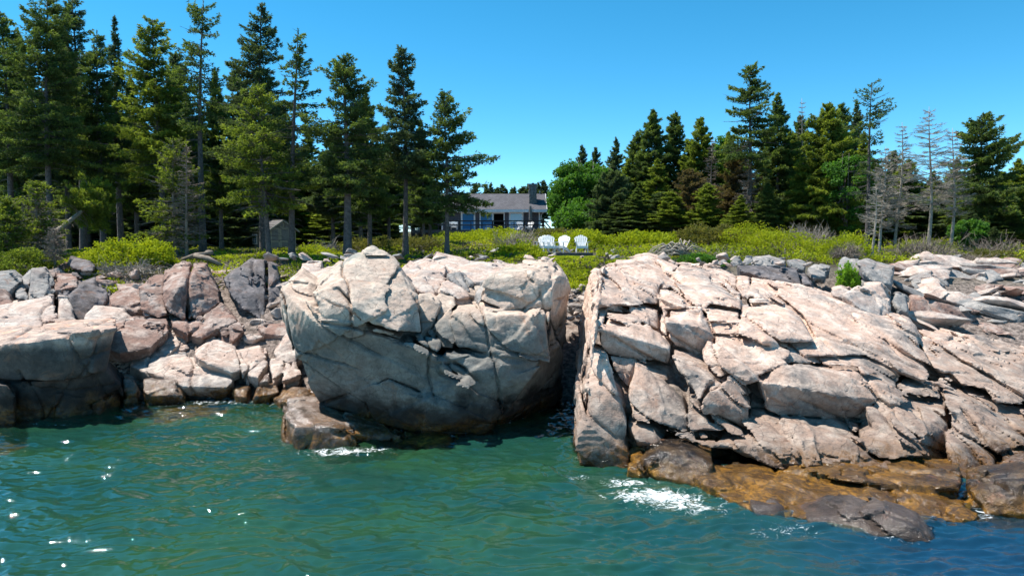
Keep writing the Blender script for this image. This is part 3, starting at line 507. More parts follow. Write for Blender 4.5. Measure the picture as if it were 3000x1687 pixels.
LEFT = [
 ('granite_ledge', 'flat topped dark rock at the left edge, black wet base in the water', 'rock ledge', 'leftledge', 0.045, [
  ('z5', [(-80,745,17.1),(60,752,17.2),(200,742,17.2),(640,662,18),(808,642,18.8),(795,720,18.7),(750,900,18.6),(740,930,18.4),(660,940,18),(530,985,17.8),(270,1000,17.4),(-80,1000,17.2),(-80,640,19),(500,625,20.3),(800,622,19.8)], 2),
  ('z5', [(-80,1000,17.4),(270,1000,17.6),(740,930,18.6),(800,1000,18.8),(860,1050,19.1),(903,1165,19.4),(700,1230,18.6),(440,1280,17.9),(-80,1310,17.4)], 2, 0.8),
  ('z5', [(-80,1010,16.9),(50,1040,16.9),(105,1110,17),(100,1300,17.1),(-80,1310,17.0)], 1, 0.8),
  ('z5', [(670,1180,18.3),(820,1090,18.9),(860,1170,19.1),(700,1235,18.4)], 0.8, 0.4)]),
 ('boulder', 'low pale rounded slab lying on top of the flat left rock', 'rock', 'pink', 0.05, [('z5', [(-60,570,19.5),(100,558,20),(200,600,19.6),(345,552,20.2),(410,600,20),(270,668,19),(170,698,18.6),(-60,725,18)], 1)]),
 ('boulder', 'long pinkish grey whaleback rock behind the flat left rock', 'rock', 'pink', 0.05, [('z5', [(-60,490,22.5),(170,440,23),(390,400,23.5),(400,560,21.6),(-60,570,21)], 1.2, .5), ('z5', [(395,402,23.5),(480,412,23.5),(540,520,23),(540,620,22),(395,590,21.8)], 1.2, .5)]),
 ('boulder', 'cracked upright pink grey block left of the dark recess', 'boulder', 'grey', 0.05, [('z5', [(205,380,24),(230,222,25),(320,205,25.5),(388,280,25),(388,368,24.4),(330,420,24),(200,430,23.8)], 1.2, 1)]),
 ('boulder', 'rust stained block between the upright grey block and the dark wall', 'boulder', 'red', 0.05, [('z5', [(392,368,24.5),(402,252,25.5),(540,262,25.5),(558,340,24.8),(480,350,24.5)], 1.2, 1)]),
 ('rock_wall', 'dark brown rock wall in shade behind the whaleback rock', 'rock', 'darkrock', 0.05, [('z5', [(400,372,24.5),(570,342,25),(700,272,26),(770,420,25),(600,585,23.6),(540,560,23.6),(480,410,24)], 1.5, 1), ('z5', [(690,270,26),(760,330,26),(800,470,25),(700,480,24.6)], 1.5, 1)]),
 ('boulder', 'squarish brown boulder perched highest at the far left, under the leaning trunk', 'boulder', 'darkrock', 0.05, [('z5', [(475,190,26.5),(500,128,27),(640,142,27),(693,190,27),(670,240,26.5),(580,250,26.2),(480,240,26.2)], 1.2), ('z5', [(480,212,26.3),(560,240,26),(600,300,25.5),(500,270,25.8)], 1.2)]),
 ('boulder', 'pale boulder leaning behind the cracked upright block', 'boulder', 'grey', 0.06, [('z5', [(145,290,25),(210,215,26),(245,210,26),(205,330,24.6),(160,310,24.8)], 1, .5)]),
 ('boulder', 'jagged grey rock at the left edge below the scrub', 'boulder', 'grey', 0.06, [('z5', [(-60,330,24),(-20,250,25),(90,240,25.2),(150,290,25),(60,380,24)], 1, .5)]),
 ('boulder', 'small square grey block beside the cracked upright block', 'boulder', 'grey', 0.06, [('z5', [(70,350,24.3),(100,310,24.8),(205,300,24.8),(200,350,24.2),(90,380,24)], 1, .5), ('z5', [(100,365,24),(195,350,24.1),(200,450,23.6),(105,420,23.6)], 1)]),
 ('boulder', 'reddish leaning slab at the left edge above the whaleback rock', 'boulder', 'red', 0.06, [('z5', [(-20,355,23.8),(40,348,24),(105,462,23.2),(60,470,23),(-60,500,22.8),(-60,400,23.4)], 1, .5)]),
 ('boulder', 'flat pink boulder in the middle of the cove rocks', 'boulder', 'pink', 0.05, [('z5', [(595,560,22.3),(680,477,23.5),(870,492,23.8),(948,570,23),(800,580,22.3),(720,615,22),(620,600,22)], 0.8, .3)]),
 ('boulder', 'small brick red slab tucked under the flat pink boulder', 'rock', 'red', 0.05, [('z5', [(745,592,22),(885,577,22.3),(880,610,21.8),(820,640,21.6),(750,620,21.7)], 0.6, .3)]),
 ('boulder', 'orange stained wedge boulder beside the pebble beach', 'boulder', 'red', 0.045, [('z5', [(790,700,21.0),(900,590,22.3),(1170,577,22.8),(1185,650,22),(1060,770,21),(940,760,20.9),(850,808,20.6),(780,780,20.7)], 1, .3)]),
 ('boulder', 'brown backed boulder leaning against the tall pale peak', 'boulder', 'red', 0.045, [('z5', [(985,350,24),(1100,262,25),(1160,272,25),(1150,400,24),(1170,540,23.3),(1030,555,23.3),(1000,440,23.7)], 1.2)]),
 ('boulder', 'tall peaked boulder with pale top and red streaked face', 'boulder', 'red', 0.045, [('z5', [(1135,357,23.8),(1180,232,25),(1300,167,25.5),(1360,167,25.5),(1330,300,24.0),(1250,360,23.2),(1320,588,22.9),(1190,530,23),(1160,450,23.4)], 1.6), ('z5', [(1330,300,24.0),(1370,167,25.5),(1450,182,25.4),(1540,350,24.8),(1555,450,24.2),(1480,520,23.8),(1320,585,23.0)], 1.6)]),
 ('boulder', 'large mauve grey boulder with vertical corner at the foot of the leaning tree pair', 'boulder', 'darkrock', 0.05, [('z5', [(1590,290,25),(1700,222,26),(1780,145,27),(1880,150,27),(1885,400,24.9),(1880,590,23.9),(1720,480,24.1),(1610,350,24.5)], 1.5), ('z5', [(1890,155,27),(1970,192,26.8),(2010,400,25.8),(2040,600,24.8),(1890,590,23.95),(1890,400,24.9)], 1.5)]),
 ('boulder', 'broken brown blocks under the tall peaked boulder', 'rock', 'red', 0.05, [('z5', [(1200,570,22.8),(1330,600,22.6),(1430,590,22.7),(1330,680,22.1),(1220,620,22.4)], 1.5, .5), ('z5', [(1340,590,22.7),(1560,450,24),(1600,500,23.7),(1680,580,23),(1500,640,22.4),(1430,700,22.1),(1340,680,22.2)], 1.5, .5)]),
 ('boulder', 'rust brown block right of the broken brown blocks', 'boulder', 'red', 0.05, [('z5', [(1545,640,22.5),(1690,590,23),(1712,660,22.4),(1650,722,22),(1560,690,22.2)], 1, .5)]),
 ('boulder', 'pale angular boulder on the right side of the beach', 'boulder', 'pink', 0.045, [('z5', [(1370,820,20.7),(1520,702,22),(1655,780,21.5),(1700,930,20.3),(1640,950,20.1),(1560,900,20.2),(1400,850,20.3)], 1, .3)]),
 ('boulder', 'smooth sunlit slab running from the pebbles into the water', 'rock', 'pink', 0.045, [('z5', [(920,900,20.8),(1060,832,21.3),(1350,852,21.0),(1560,900,20.6),(1648,1010,19.9),(1600,1055,19.7),(1300,1045,19.8),(1070,950,20.2)], 1, .4)]),
 ('boulder', 'long narrow white rock lying diagonally beside the orange wedge', 'rock', 'pink', 0.045, [('z5', [(980,850,21.2),(1100,780,21.8),(1210,690,22.6),(1290,722,22.3),(1160,850,21.2),(1090,870,21)], .7, .3)]),
 ('boulder', 'dark wet square rock at the edge of the cove water', 'rock', 'wet', 0.045, [('z5', [(1015,1000,19.9),(1280,1012,20.1),(1293,1100,19.6),(1060,1115,19.4),(1020,1080,19.5)], .6, .4)]),
 ('boulder', 'brown wedge rock at the corner of the flat left rock', 'rock', 'wet', 0.045, [('z5', [(890,1010,20),(940,1020,20),(970,1085,19.6),(890,1100,19.4)], .5, .4)]),
 ('boulder', 'round white boulder behind the angular beach boulder', 'boulder', 'pink', 0.045, [('z5', [(1670,800,21.4),(1840,757,22),(1890,800,21.5),(1860,870,21),(1720,940,20.3)], .8, .4)]),
 ('boulder', 'rounded tan boulder cluster beside the huge grey boulder', 'boulder', 'pink', 0.045, [('z5', [(1730,960,20.2),(1860,850,21),(1900,870,20.9),(1830,980,20)], .7, .4), ('z5', [(1905,860,21),(2000,862,21),(2020,930,20.6),(1930,990,20)], .7, .4), ('z5', [(2010,880,21),(2100,870,21),(2120,960,20.4),(2010,1000,20)], .7, .4)]),
 ('boulder', 'small brown pointed rock in front of the tan boulder cluster', 'rock', 'wet', 0.045, [('z5', [(1820,1015,19.9),(1920,925,20.2),(1912,1000,19.8)], .4, .3)]),
 ('boulder', 'low wet brown rocks awash at the right end of the cove', 'rock', 'wet', 0.045, [('z5', [(1640,1062,19.8),(1800,1042,20),(1780,1130,19.3),(1650,1110,19.5)], .6, .4), ('z5', [(1790,1060,19.8),(1960,1045,20),(1970,1085,19.7),(1760,1135,19.2)], .6, .4), ('z6', [(-20,960,19.8),(120,900,20),(270,950,19.4),(240,1000,18.8),(60,990,19.1)], .6, .5)]),
 ('boulder', 'tall pink rock wedged against the left side of the huge grey boulder', 'boulder', 'pink', 0.045, [('z6', [(0,700,21.2),(60,590,22),(130,570,22),(170,700,21.2),(130,750,21),(20,740,21)], 1, .4)]),
 ('boulder', 'layered brown slabs behind the pink wedged rock', 'rock', 'red', 0.05, [('z5', [(1820,622,23),(1900,600,23.3),(2053,610,23.2),(2120,640,23),(2060,692,22.6),(1870,670,22.6)], .8, .5)]),
 ('boulder', 'orange brown jagged rocks in the dip left of the peaked boulder', 'rock', 'red', 0.05, [('z5', [(780,430,24.3),(860,380,25),(990,370,25.2),(1010,470,24.2),(960,520,23.8),(800,470,24)], 1, .7), ('z5', [(840,330,26),(980,320,26.2),(1000,370,25.6),(870,390,25.4)], 1, .5)]),
 ('boulder', 'pale rock slope above the orange brown jagged rocks', 'rock', 'pink', 0.06, [('z5', [(690,260,27),(780,210,28),(900,240,28),(880,310,27),(760,320,26.5)], 1, .6), ('z5', [(900,270,27.5),(1030,190,29),(1120,200,29),(1080,280,27.5),(950,300,27)], 1, .6)]),
 ('boulder', 'long white rock in the bank behind the peaked boulder', 'rock', 'grey', 0.06, [('z5', [(1090,170,29),(1240,140,29.5),(1290,180,29),(1200,230,28),(1110,240,28)], 1, .6)]),
 ('boulder', 'pale slanting rocks between the peaked boulder and the mauve boulder', 'rock', 'pink', 0.06, [('z5', [(1480,200,28),(1600,210,28.5),(1740,230,28),(1700,290,27),(1560,310,26.5),(1520,270,27)], 1, .8), ('z5', [(1590,180,29),(1700,160,29.5),(1760,180,29),(1700,220,28.2)], 1, .6)]),
]
for i, (nm, lab, cat, mt, res, bl) in enumerate(LEFT):
    rock(nm, lab, cat, bl, M[mt], res, 0.7, 20 + i, joint=0.9 if i else 0.6, crack=0.1, chips=.8)
BACK = [
 ('rounded pink rock behind the left shoulder of the huge boulder', 'pink', [('z6', [(165,232,20),(182,162,21),(290,152,22),(300,230,19.8),(280,290,18.9)], 1, .8)]),
 ('small pale rock leaning on the back of the huge boulder, left side', 'pink', [('z6', [(210,232,19.8),(300,192,20),(390,170,20.5),(370,210,19.2),(300,285,18.6),(250,290,18.6)], 1, .8)]),
 ('grey green fin of rock standing in the notch of the huge boulder', 'boulder', [('z6', [(890,342,17.4),(960,327,17.8),(1015,390,17.3),(960,520,16.9),(905,560,16.8)], 1, .3)]),
 ('dark grey wedge rock in the notch right of the rock fin', 'boulder', [('z6', [(985,362,17.8),(1030,318,18),(1110,352,17.8),(1110,400,17.5),(1060,445,17.3),(1000,500,17.1)], 1)]),
 ('lowest grey rock in the notch above the small ledge', 'boulder', [('z6', [(1040,560,17),(1110,600,16.8),(1100,678,16.6),(1022,670,16.6),(945,570,16.9),(970,542,17.1),(1070,450,17.2),(1030,500,17.0)], .8)]),
 ('pink grey rock at the top of the notch', 'pink', [('z6', [(1020,262,18.6),(1060,247,18.8),(1150,292,18.3),(1200,342,18),(1120,370,17.8),(1020,312,18)], 1, .3)]),
 ('dark faced rock above the notch with white top', 'grey', [('z6', [(1055,212,19.4),(1150,202,19.5),(1225,267,18.8),(1200,325,18.4),(1130,292,18.5),(1060,242,18.8)], 1, .3)]),
 ('broad pale boulder right behind the lit face of the huge boulder', 'pink', [('z6', [(840,262,18.6),(900,192,20),(1020,202,19.8),(1045,240,19.4),(1010,300,18.5),(980,345,18.2),(880,320,18)], 1.2, .4)]),
 ('pink rock behind the broad pale boulder', 'pink', [('z6', [(770,212,20),(840,152,21.5),(930,132,22),(1040,172,21),(1040,228,20),(900,250,19.4),(800,250,19.5)], 1.2, .6)]),
 ('pale split rock at the edge of the shrubs behind the huge boulder', 'pink', [('z6', [(960,152,22.5),(1000,102,23.5),(1130,117,23.8),(1190,142,23),(1150,200,21.5),(1060,210,21.2),(1000,200,21)], 1.5, .8)]),
 ('long smooth pink whaleback rock on top of the point', 'pink', [('z6', [(1060,212,21),(1130,150,22.8),(1320,140,23),(1510,172,22.5),(1450,230,19.8),(1240,308,18.7),(1220,262,19),(1140,212,20)], 2, .8)]),
 ('smooth white domed rock at the left lip of the chasm', 'pink', [('z6', [(1450,228,19.3),(1530,165,21.5),(1680,175,21.5),(1750,225,20.5),(1768,300,19.7),(1670,250,19.0)], 1.5, .8)]),
 ('grey rock squeezed beside the upper right block', 'grey', [('z6', [(1220,330,18.2),(1250,282,18.6),(1330,252,18.5),(1290,330,17.8),(1250,380,17.6)], .8, .3)]),
 ('dark brown weed hung rock at the back of the chasm', 'wet', [('z6', [(1755,520,23.2),(1870,540,23),(1880,760,21.6),(1745,720,22)], 1, .5)]),
 ('olive weed covered rock at the waterline inside the chasm', 'wet', [('z6', [(1730,742,22),(1870,742,22),(1880,938,20.9),(1710,938,20.9)], 1, .6)]),
]
for i, (lab, mt, bl) in enumerate(BACK):
    rock('boulder', lab, 'rock', bl, M[mt], 0.045, 0.7, 60 + i, joint=0.9)
RB = [
 ('dark red rock wall facing the sea in the far right gully', 'red', [('z8', [(850,320,24),(1000,342,24.5),(1168,382,24),(1168,520,23.3),(1060,560,23),(990,575,22.8),(875,540,22.8),(850,440,23.4),(860,305,26),(1150,355,26)], 1.5, .5)]),
 ('orange brown layered ledge at the right edge of the photo', 'red', [('z8', [(1190,442,23.5),(1500,442,24),(1500,510,22.8),(1240,505,22.5)], 2, .3), ('z8', [(1240,512,22.9),(1500,517,22.9),(1500,612,22.2),(1270,582,22.2)], 2, .5)]),
 ('pointed pink boulder with dark side above the sloping ledge', 'pink', [('z8', [(510,312,21),(600,237,22.5),(690,237,22.5),(745,330,21.7),(722,400,21),(680,420,20.7),(600,395,20.6)], 1.2, .5)]),
 ('big square grey boulder in front of the thin dead pole', 'grey', [('z8', [(580,132,25.2),(620,117,25.6),(752,152,25),(745,243,24.2),(640,222,24.2),(590,182,24.4)], 1.5, .8)]),
 ('rounded grey boulder touching the big square grey boulder', 'grey', [('z8', [(470,130,26),(500,108,26.4),(570,112,26.2),(585,165,25.4),(540,190,25.2),(475,165,25.4)], 1.2, .6)]),
 ('white rock wedged behind the pointed pink boulder', 'grey', [('z8', [(770,282,23),(830,302,23),(840,380,22.2),(782,395,22),(742,332,22.4)], .8, .4)]),
 ('dark shaded rock under the pointed pink boulder', 'darkrock', [('z8', [(670,412,20.9),(830,452,20.6),(858,560,19.7),(720,490,20.2)], 1.2, .4)]),
 ('long dark grey tilted slab above the pink ledge', 'darkrock', [('z8', [(-80,130,24.6),(130,150,24.4),(240,165,24.2),(262,240,23.2),(150,220,23.1),(-60,165,23.9)], 1.5, .6)]),
 ('pale grey slab behind the long dark tilted slab', 'grey', [('z8', [(10,110,26),(100,95,26.4),(190,110,26.2),(170,140,25.6),(20,140,25.4)], 1.2, .6)]),
 ('grey upright boulder among the slabs above the pink ledge', 'grey', [('z8', [(190,112,26),(280,97,26.3),(300,120,26),(290,165,25.4),(200,140,25.6)], 1.2, .6)]),
 ('dark faced wide grey boulder left of the green bush', 'grey', [('z8', [(295,150,25.2),(340,132,25.6),(415,150,25.4),(400,200,24.6),(330,205,24.4)], 1.2, .5)]),
 ('low grey slab below the upright boulder and left of the green bush', 'darkrock', [('z8', [(240,175,24.3),(290,180,24.4),(340,235,23.6),(280,245,23.2)], 1, .4)]),
 ('pink shelf rock left of the pointed pink boulder', 'pink', [('z8', [(430,270,22),(480,255,22.4),(520,290,21.8),(510,320,21.2),(440,300,21.4)], 1, .4)]),
 ('dark cornered boulder in the pale rubble at the far right', 'grey', [('z8', [(850,220,26.6),(930,185,27.2),(1010,175,27.4),(1060,240,26.6),(960,265,25.8),(870,250,26)], 1.2, .5)]),
 ('long pale slab running to the right edge below the driftwood', 'grey', [('z8', [(1060,260,27.5),(1200,235,28.5),(1500,230,29),(1500,265,27.6),(1150,290,26.6)], 1.5, .5)]),
 ('smooth grey rounded rock at the right edge', 'grey', [('z8', [(1330,210,28.8),(1400,185,29.2),(1500,185,29.2),(1500,270,27.6),(1360,265,27.8)], 1.2, .5)]),
 ('orange streaked flat slab in the far right gully', 'red', [('z8', [(960,285,26.2),(1180,270,27),(1400,310,26.6),(1500,330,26.2),(1350,350,25.6),(1000,320,25.6)], 1.2, .4)]),
 ('triangular grey rock on the layered orange ledge', 'grey', [('z8', [(1110,345,25),(1190,285,26),(1240,330,25.2),(1230,360,24.9)], .8, .3)]),
 ('flat pink slabs above the layered orange ledge', 'pink', [('z8', [(1180,370,25),(1500,350,26),(1500,420,24.6),(1200,430,24)], 2, .4), ('z8', [(1240,325,26),(1500,320,26.5),(1500,370,25.4),(1240,365,25.2)], 1, .4)]),
 ('bank of red rock filling the head of the chasm', 'red', [('z6', [(1760,330,26),(1810,300,27),(1900,330,26),(1900,470,24.6),(1770,500,24.4)], 1.5, .8)]),
 ('pale slab in the gully in front of the dark red wall', 'pink', [('z8', [(860,545,20.4),(1010,575,20.6),(1060,600,20.2),(1000,640,19.4),(870,590,19.6)], 1, .4)]),
]
for i, (lab, mt, bl) in enumerate(RB):
    rock('boulder', lab, 'rock', bl, M[mt], 0.055, 0.75, 90 + i, joint=0.9)

# loose boulders: shared shapes, individual things
def boulder_mesh(seed, flat):
    rs = np.random.RandomState(seed); p = rs.normal(size=(13, 3)); p /= np.linalg.norm(p, axis=1)[:, None]; p *= rs.uniform(0.75, 1.1, (13, 1)) * np.array([1, 0.8, flat])
    bm = bmesh.new()
    for v in p: bm.verts.new(v)
    bmesh.ops.convex_hull(bm, input=bm.verts); bmesh.ops.delete(bm, geom=[v for v in bm.verts if not v.link_faces], context='VERTS')
    me = bpy.data.meshes.new('b'); bm.to_mesh(me); bm.free(); t = bpy.data.objects.new('t', me); COL.objects.link(t)
    r = t.modifiers.new('r', 'REMESH'); r.mode = 'VOXEL'; r.voxel_size = 0.075
    m2 = bpy.data.meshes.new_from_object(t.evaluated_get(bpy.context.evaluated_depsgraph_get())); bpy.data.objects.remove(t)
    V = np.empty(len(m2.vertices) * 3, np.float32); m2.vertices.foreach_get('co', V); V = V.reshape(-1, 3); NN = np.empty_like(V).ravel(); m2.vertices.foreach_get('normal', NN); NN = NN.reshape(-1, 3)
    V = V + NN * (0.13 * fbm(V * 1.8 + seed, 4, seed))[:, None]; m2.vertices.foreach_set('co', V.astype(np.float32).ravel()); m2.update(); m2.name = 'loose_boulder'
    m2.polygons.foreach_set('use_smooth', np.ones(len(m2.polygons), bool)); return m2
BM = {}
for mt in ('pink', 'red', 'grey'):
    BM[mt] = []
    for k in range(5):
        m_ = boulder_mesh(k * 7 + len(mt), 0.5 + 0.08 * k); m_.materials.clear(); m_.materials.append(M[mt]); BM[mt].append(m_)
RS = random.Random(5)
def zone(fr, poly_x, poly_y, Y0, Y1, n, r0, r1, mats, label, group, lift=0.3, flat=0.75):
    for k in range(n):
        Y = RS.uniform(Y0, Y1); ox, oy, s = FR[fr]
        px = ox + RS.uniform(*poly_x) / s; x = (px - 1500) / F * Y
        r = RS.uniform(r0, r1) * (0.7 + 0.6 * RS.random() ** 2)
        if poly_y is None: z = gz(x, Y)
        else:
            t = (Y - Y0) / (Y1 - Y0); z = P(fr, 0, poly_y[0] + (poly_y[1] - poly_y[0]) * t, Y)[2]
        o = bpy.data.objects.new('loose_boulder', RS.choice(BM[RS.choice(mats)])); COL.objects.link(o)
        o.location = (x, Y, z + r * lift - 0.1); o.rotation_euler = (RS.uniform(-.4, .4), RS.uniform(-.4, .4), RS.uniform(0, 6.3)); o.scale = (r * RS.uniform(.9, 1.5), r * RS.uniform(.7, 1.1), r * RS.uniform(.6, 1.1) * flat)
        tag(o, label, 'rock', group)
zone('z5', (-20, 1000), None, 22.5, 28.5, 46, .28, .62, ('pink', 'grey', 'red'), 'loose angular rock in the bank at the back left of the cove', 'loose rocks in the left bank')
zone('z5', (1450, 2050), None, 22, 28, 46, .2, .5, ('pink', 'red', 'pink'), 'loose rock in the red rubble beside the mauve boulder', 'loose rocks right of the peaked boulder')
zone('z5', (600, 1400), None, 21.5, 25.5, 30, .15, .35, ('red', 'pink'), 'loose red rock among the cove boulders', 'loose rocks in the cove')
zone('z6', (1740, 1960), (480, 190), 22.5, 28, 34, .14, .34, ('pink', 'grey'), 'pale loose rock in the head of the chasm', 'loose rocks in the chasm')
zone('z8', (760, 1500), None, 23.5, 33, 75, .2, .55, ('grey', 'pink', 'pink', 'red'), 'pale loose rock in the rubble field at the far right', 'loose rocks at the far right', flat=.6)
zone('z8', (780, 1560), None, 23.5, 32, 48, .8, 1.5, ('pink', 'pink', 'grey', 'red'), 'broad flat slab in the pale rubble at the far right', 'flat slabs at the far right', lift=.12, flat=.4)
zone('z7', (380, 1400), (130, 95), 24, 27, 30, .15, .4, ('grey', 'pink'), 'pale loose rock at the scrub edge above the pink ledge', 'loose rocks above the pink ledge')
zone('z6', (-20, 1700), (130, 90), 23.5, 27, 36, .15, .4, ('grey', 'pink'), 'pale loose rock at the scrub edge behind the huge boulder', 'loose rocks behind the huge boulder', flat=.5)
zone('ov', (1180, 1560), (645, 625), 30, 40, 14, .12, .3, ('grey', 'pink'), 'small pale rock half buried in the scrub near the white chairs', 'small rocks in the scrub')
# pebble beach
def pebbles():
    rs = np.random.RandomState(3); n = 2600
    ico = bmesh.new(); bmesh.ops.create_icosphere(ico, subdivisions=2, radius=1); bv = np.array([v.co[:] for v in ico.verts]); bf = np.array([[v.index for v in f.verts] for f in ico.faces]); ico.free()
    Y = rs.uniform(19.0, 24.5, n); px = rs.uniform(700, 1300, n) / 2.4153; x = (px - 1500) / F * Y; z = G(x, Y)
    r = rs.uniform(0.035, 0.13, n) ** 1.0; V = bv[None] * np.stack([r, r * rs.uniform(.6, 1, n), r * rs.uniform(.35, .6, n)], 1)[:, None]
    a = rs.uniform(0, 6.3, n); c, s = np.cos(a)[:, None], np.sin(a)[:, None]; V = np.stack([V[..., 0] * c - V[..., 1] * s, V[..., 0] * s + V[..., 1] * c, V[..., 2]], -1)
    V += np.stack([x, Y, z + 0.05], 1)[:, None]
    FC = (bf[None] + (np.arange(n) * len(bv))[:, None, None]).reshape(-1, 3)
    o = link('pebbles', mesh_np('pebbles', V.reshape(-1, 3), FC), M['pink'], smooth=True); tag(o, 'pale rounded pebbles and cobbles on the little beach', 'pebbles', kind='stuff')
pebbles()

# ------------------------------------------------------------------ water
def water_mat():
    m, t, n, L = newmat('sea water'); geo = N(n, 'NewGeometry'); pos = geo.outputs['Position']
    dep = N(n, 'Attribute', attribute_name='depth').outputs['Fac']; foam = N(n, 'Attribute', attribute_name='foam').outputs['Fac']
    a = noise(n, L, pos, 0.35, 3); b = noise(n, L, pos, 13, 5, 0.7)
    green = mixc(n, L, mrange(n, L, a.outputs[0], 0.35, 0.65), (0.009, 0.052, 0.038), (0.018, 0.066, 0.025))
    sep = N(n, 'SeparateXYZ'); L.new(pos, sep.inputs[0])
    bl = mth(n, L, 'MULTIPLY', mrange(n, L, sep.outputs[0], 1.0, 7.0), mrange(n, L, sep.outputs[1], 9.5, 13.5, 1, 0.4))
    green = mixc(n, L, bl, green, (0.006, 0.032, 0.066))
    dif = N(n, 'BsdfDiffuse'); L.new(green, dif.inputs[0])
    tr = N(n, 'BsdfTransparent'); tr.inputs[0].default_value = (0.80, 0.90, 0.74, 1)
    clr = N(n, 'MixShader'); L.new(mth(n, L, 'POWER', 2.718, mth(n, L, 'MULTIPLY', dep, -1.15)), clr.inputs[0]); L.new(dif.outputs[0], clr.inputs[1]); L.new(tr.outputs[0], clr.inputs[2])
    gl = N(n, 'BsdfGlossy'); gl.inputs['Roughness'].default_value = 0.02; gl.inputs[0].default_value = (0.95, 0.97, 1, 1)
    bp = N(n, 'Bump'); bp.inputs['Strength'].default_value = 0.14; bp.inputs['Distance'].default_value = 0.02; L.new(b.outputs[0], bp.inputs['Height'])
    fr = N(n, 'Fresnel'); fr.inputs[0].default_value = 1.75
    for q in (gl, fr): L.new(bp.outputs[0], q.inputs['Normal'])
    sf = N(n, 'MixShader'); L.new(fr.outputs[0], sf.inputs[0]); L.new(clr.outputs[0], sf.inputs[1]); L.new(gl.outputs[0], sf.inputs[2])
    fd = N(n, 'BsdfDiffuse'); fd.inputs[0].default_value = (0.85, 0.88, 0.88, 1)
    fn = noise(n, L, pos, 5, 7, 0.75, 1.6)
    fm = N(n, 'MixShader'); L.new(mrange(n, L, mth(n, L, 'ADD', foam, mth(n, L, 'MULTIPLY_ADD', fn.outputs[0], 2.2, -1.1)), 0.36, 0.85), fm.inputs[0]); L.new(sf.outputs[0], fm.inputs[1]); L.new(fd.outputs[0], fm.inputs[2])
    o = N(n, 'OutputMaterial'); L.new(fm.outputs[0], o.inputs[0]); return m
M['water'] = water_mat()
def wave(X, Y):
    p = np.stack([X.ravel(), Y.ravel(), np.zeros(X.size)], 1); near = (1 - sst(24, 60, np.abs(p[:, 1] - 10))) * (1 - sst(25, 60, np.abs(p[:, 0])))
    wp = p + 0.45 * np.stack([fbm(p * 0.8, 2, 41), fbm(p * 0.8 + 7, 2, 42), np.zeros(len(p))], 1)
    h = 0.06 * fbm(wp * np.array([0.5, 0.75, 1]), 2, 50)
    h += 0.046 * fbm(wp * np.array([2.3, 4.8, 1]), 2, 53, 0.45) + 0.024 * fbm(wp * np.array([4.8, 10.0, 1]), 2, 58, 0.5) + .02 * fbm(wp * np.array([.9, 1.8, 1]), 1, 52)
    h += 0.012 * (1 - np.abs(fbm(wp * np.array([1.3, 2.8, 1]) + 3, 2, 55, 0.5)) * 2.2)
    h += 0.006 * (1 - np.abs(fbm(wp * np.array([7.0, 13.0, 1]) + 5, 1, 57)) * 2)
    return ((h - 0.02) * near).reshape(X.shape)
wx = axis(-19, 19, 0.05, 2500, 1.4); wy = axis(7.2, 24, 0.032, 60, 1.4)
wy = wy[(wy < 60)]; wy = np.concatenate([[-2500, -1200, -500, -200, -90, -40], wy[wy > -30]])
wme = grid_mesh('water', wx, wy, wave)
water = link('water', wme, M['water'], smooth=True); tag(water, 'clear green sea water with small choppy waves', 'water', kind='structure')
def water_attrs():
    bpy.context.view_layer.update()
    nv = len(wme.vertices); V = np.empty(nv * 3, np.float32); wme.vertices.foreach_get('co', V); V = V.reshape(-1, 3)
    dep = np.full(nv, 6.0, np.float32); foam = np.zeros(nv, np.float32)
    trees = []
    for o in BVH_SRC:
        c = np.array([tuple(o.matrix_world @ Vector(b)) for b in o.bound_box])
        if c[:, 2].min() > 0.3: continue
        me = o.data; vs = np.empty(len(me.vertices) * 3, np.float32); me.vertices.foreach_get('co', vs); vs = vs.reshape(-1, 3) + np.array(o.location)
        trees.append((c.min(0), c.max(0), BVHTree.FromPolygons([tuple(v) for v in vs], [tuple(p.vertices) for p in me.polygons])))
    sel = np.where((V[:, 1] > 9) & (V[:, 1] < 24) & (np.abs(V[:, 0]) < 19))[0]
    gd = -G(V[sel, 0], V[sel, 1]); dep[sel] = np.clip(gd, 0.0, 6)
    dn = Vector((0, 0, -1))
    for lo, hi, t in trees:
        m = sel[(V[sel, 0] > lo[0] - .4) & (V[sel, 0] < hi[0] + .4) & (V[sel, 1] > lo[1] - .4) & (V[sel, 1] < hi[1])]
        for i in m:
            x, y, z = V[i]; h = t.ray_cast(Vector((float(x), float(y), 0.06)), dn, 2.0)
            if h[0] is not None: dep[i] = min(dep[i], h[3])
    for (fr, x, y, rx, ry, s) in (('px', 1010, 1320, .95, .30, .62), ('px', 1090, 1310, .9, .25, .42), ('px', 930, 1322, .8, .22, .36), ('px', 1835, 1410, .55, .35, .6), ('px', 1930, 1455, 1.0, .5, .72), ('px', 2010, 1480, .8, .45, .55), ('px', 700, 1178, 3.6, .5, .40), ('px', 560, 1172, 1.6, .35, .42),
                                  ('px', 2300, 1545, .8, .3, .35), ('px', 2640, 1560, .7, .3, .35), ('px', 1700, 1395, .4, .2, .36), ('px', 2880, 1500, .5, .3, .4), ('px', 100, 1245, 2.2, .12, .3)):
        c = PZ(fr, x, y, 0); d = ((V[:, 0] - c[0]) / rx) ** 2 + ((V[:, 1] - c[1]) / ry) ** 2
        foam = np.maximum(foam, s * np.exp(-d))
    foam = np.maximum(foam, 0.44 * np.exp(-(dep / 0.09) ** 2) * (dep < 3))
    for nm, a in (('depth', dep), ('foam', foam)):
        at = wme.attributes.new(nm, 'FLOAT', 'POINT'); at.data.foreach_set('value', a.astype(np.float32))
water_attrs()

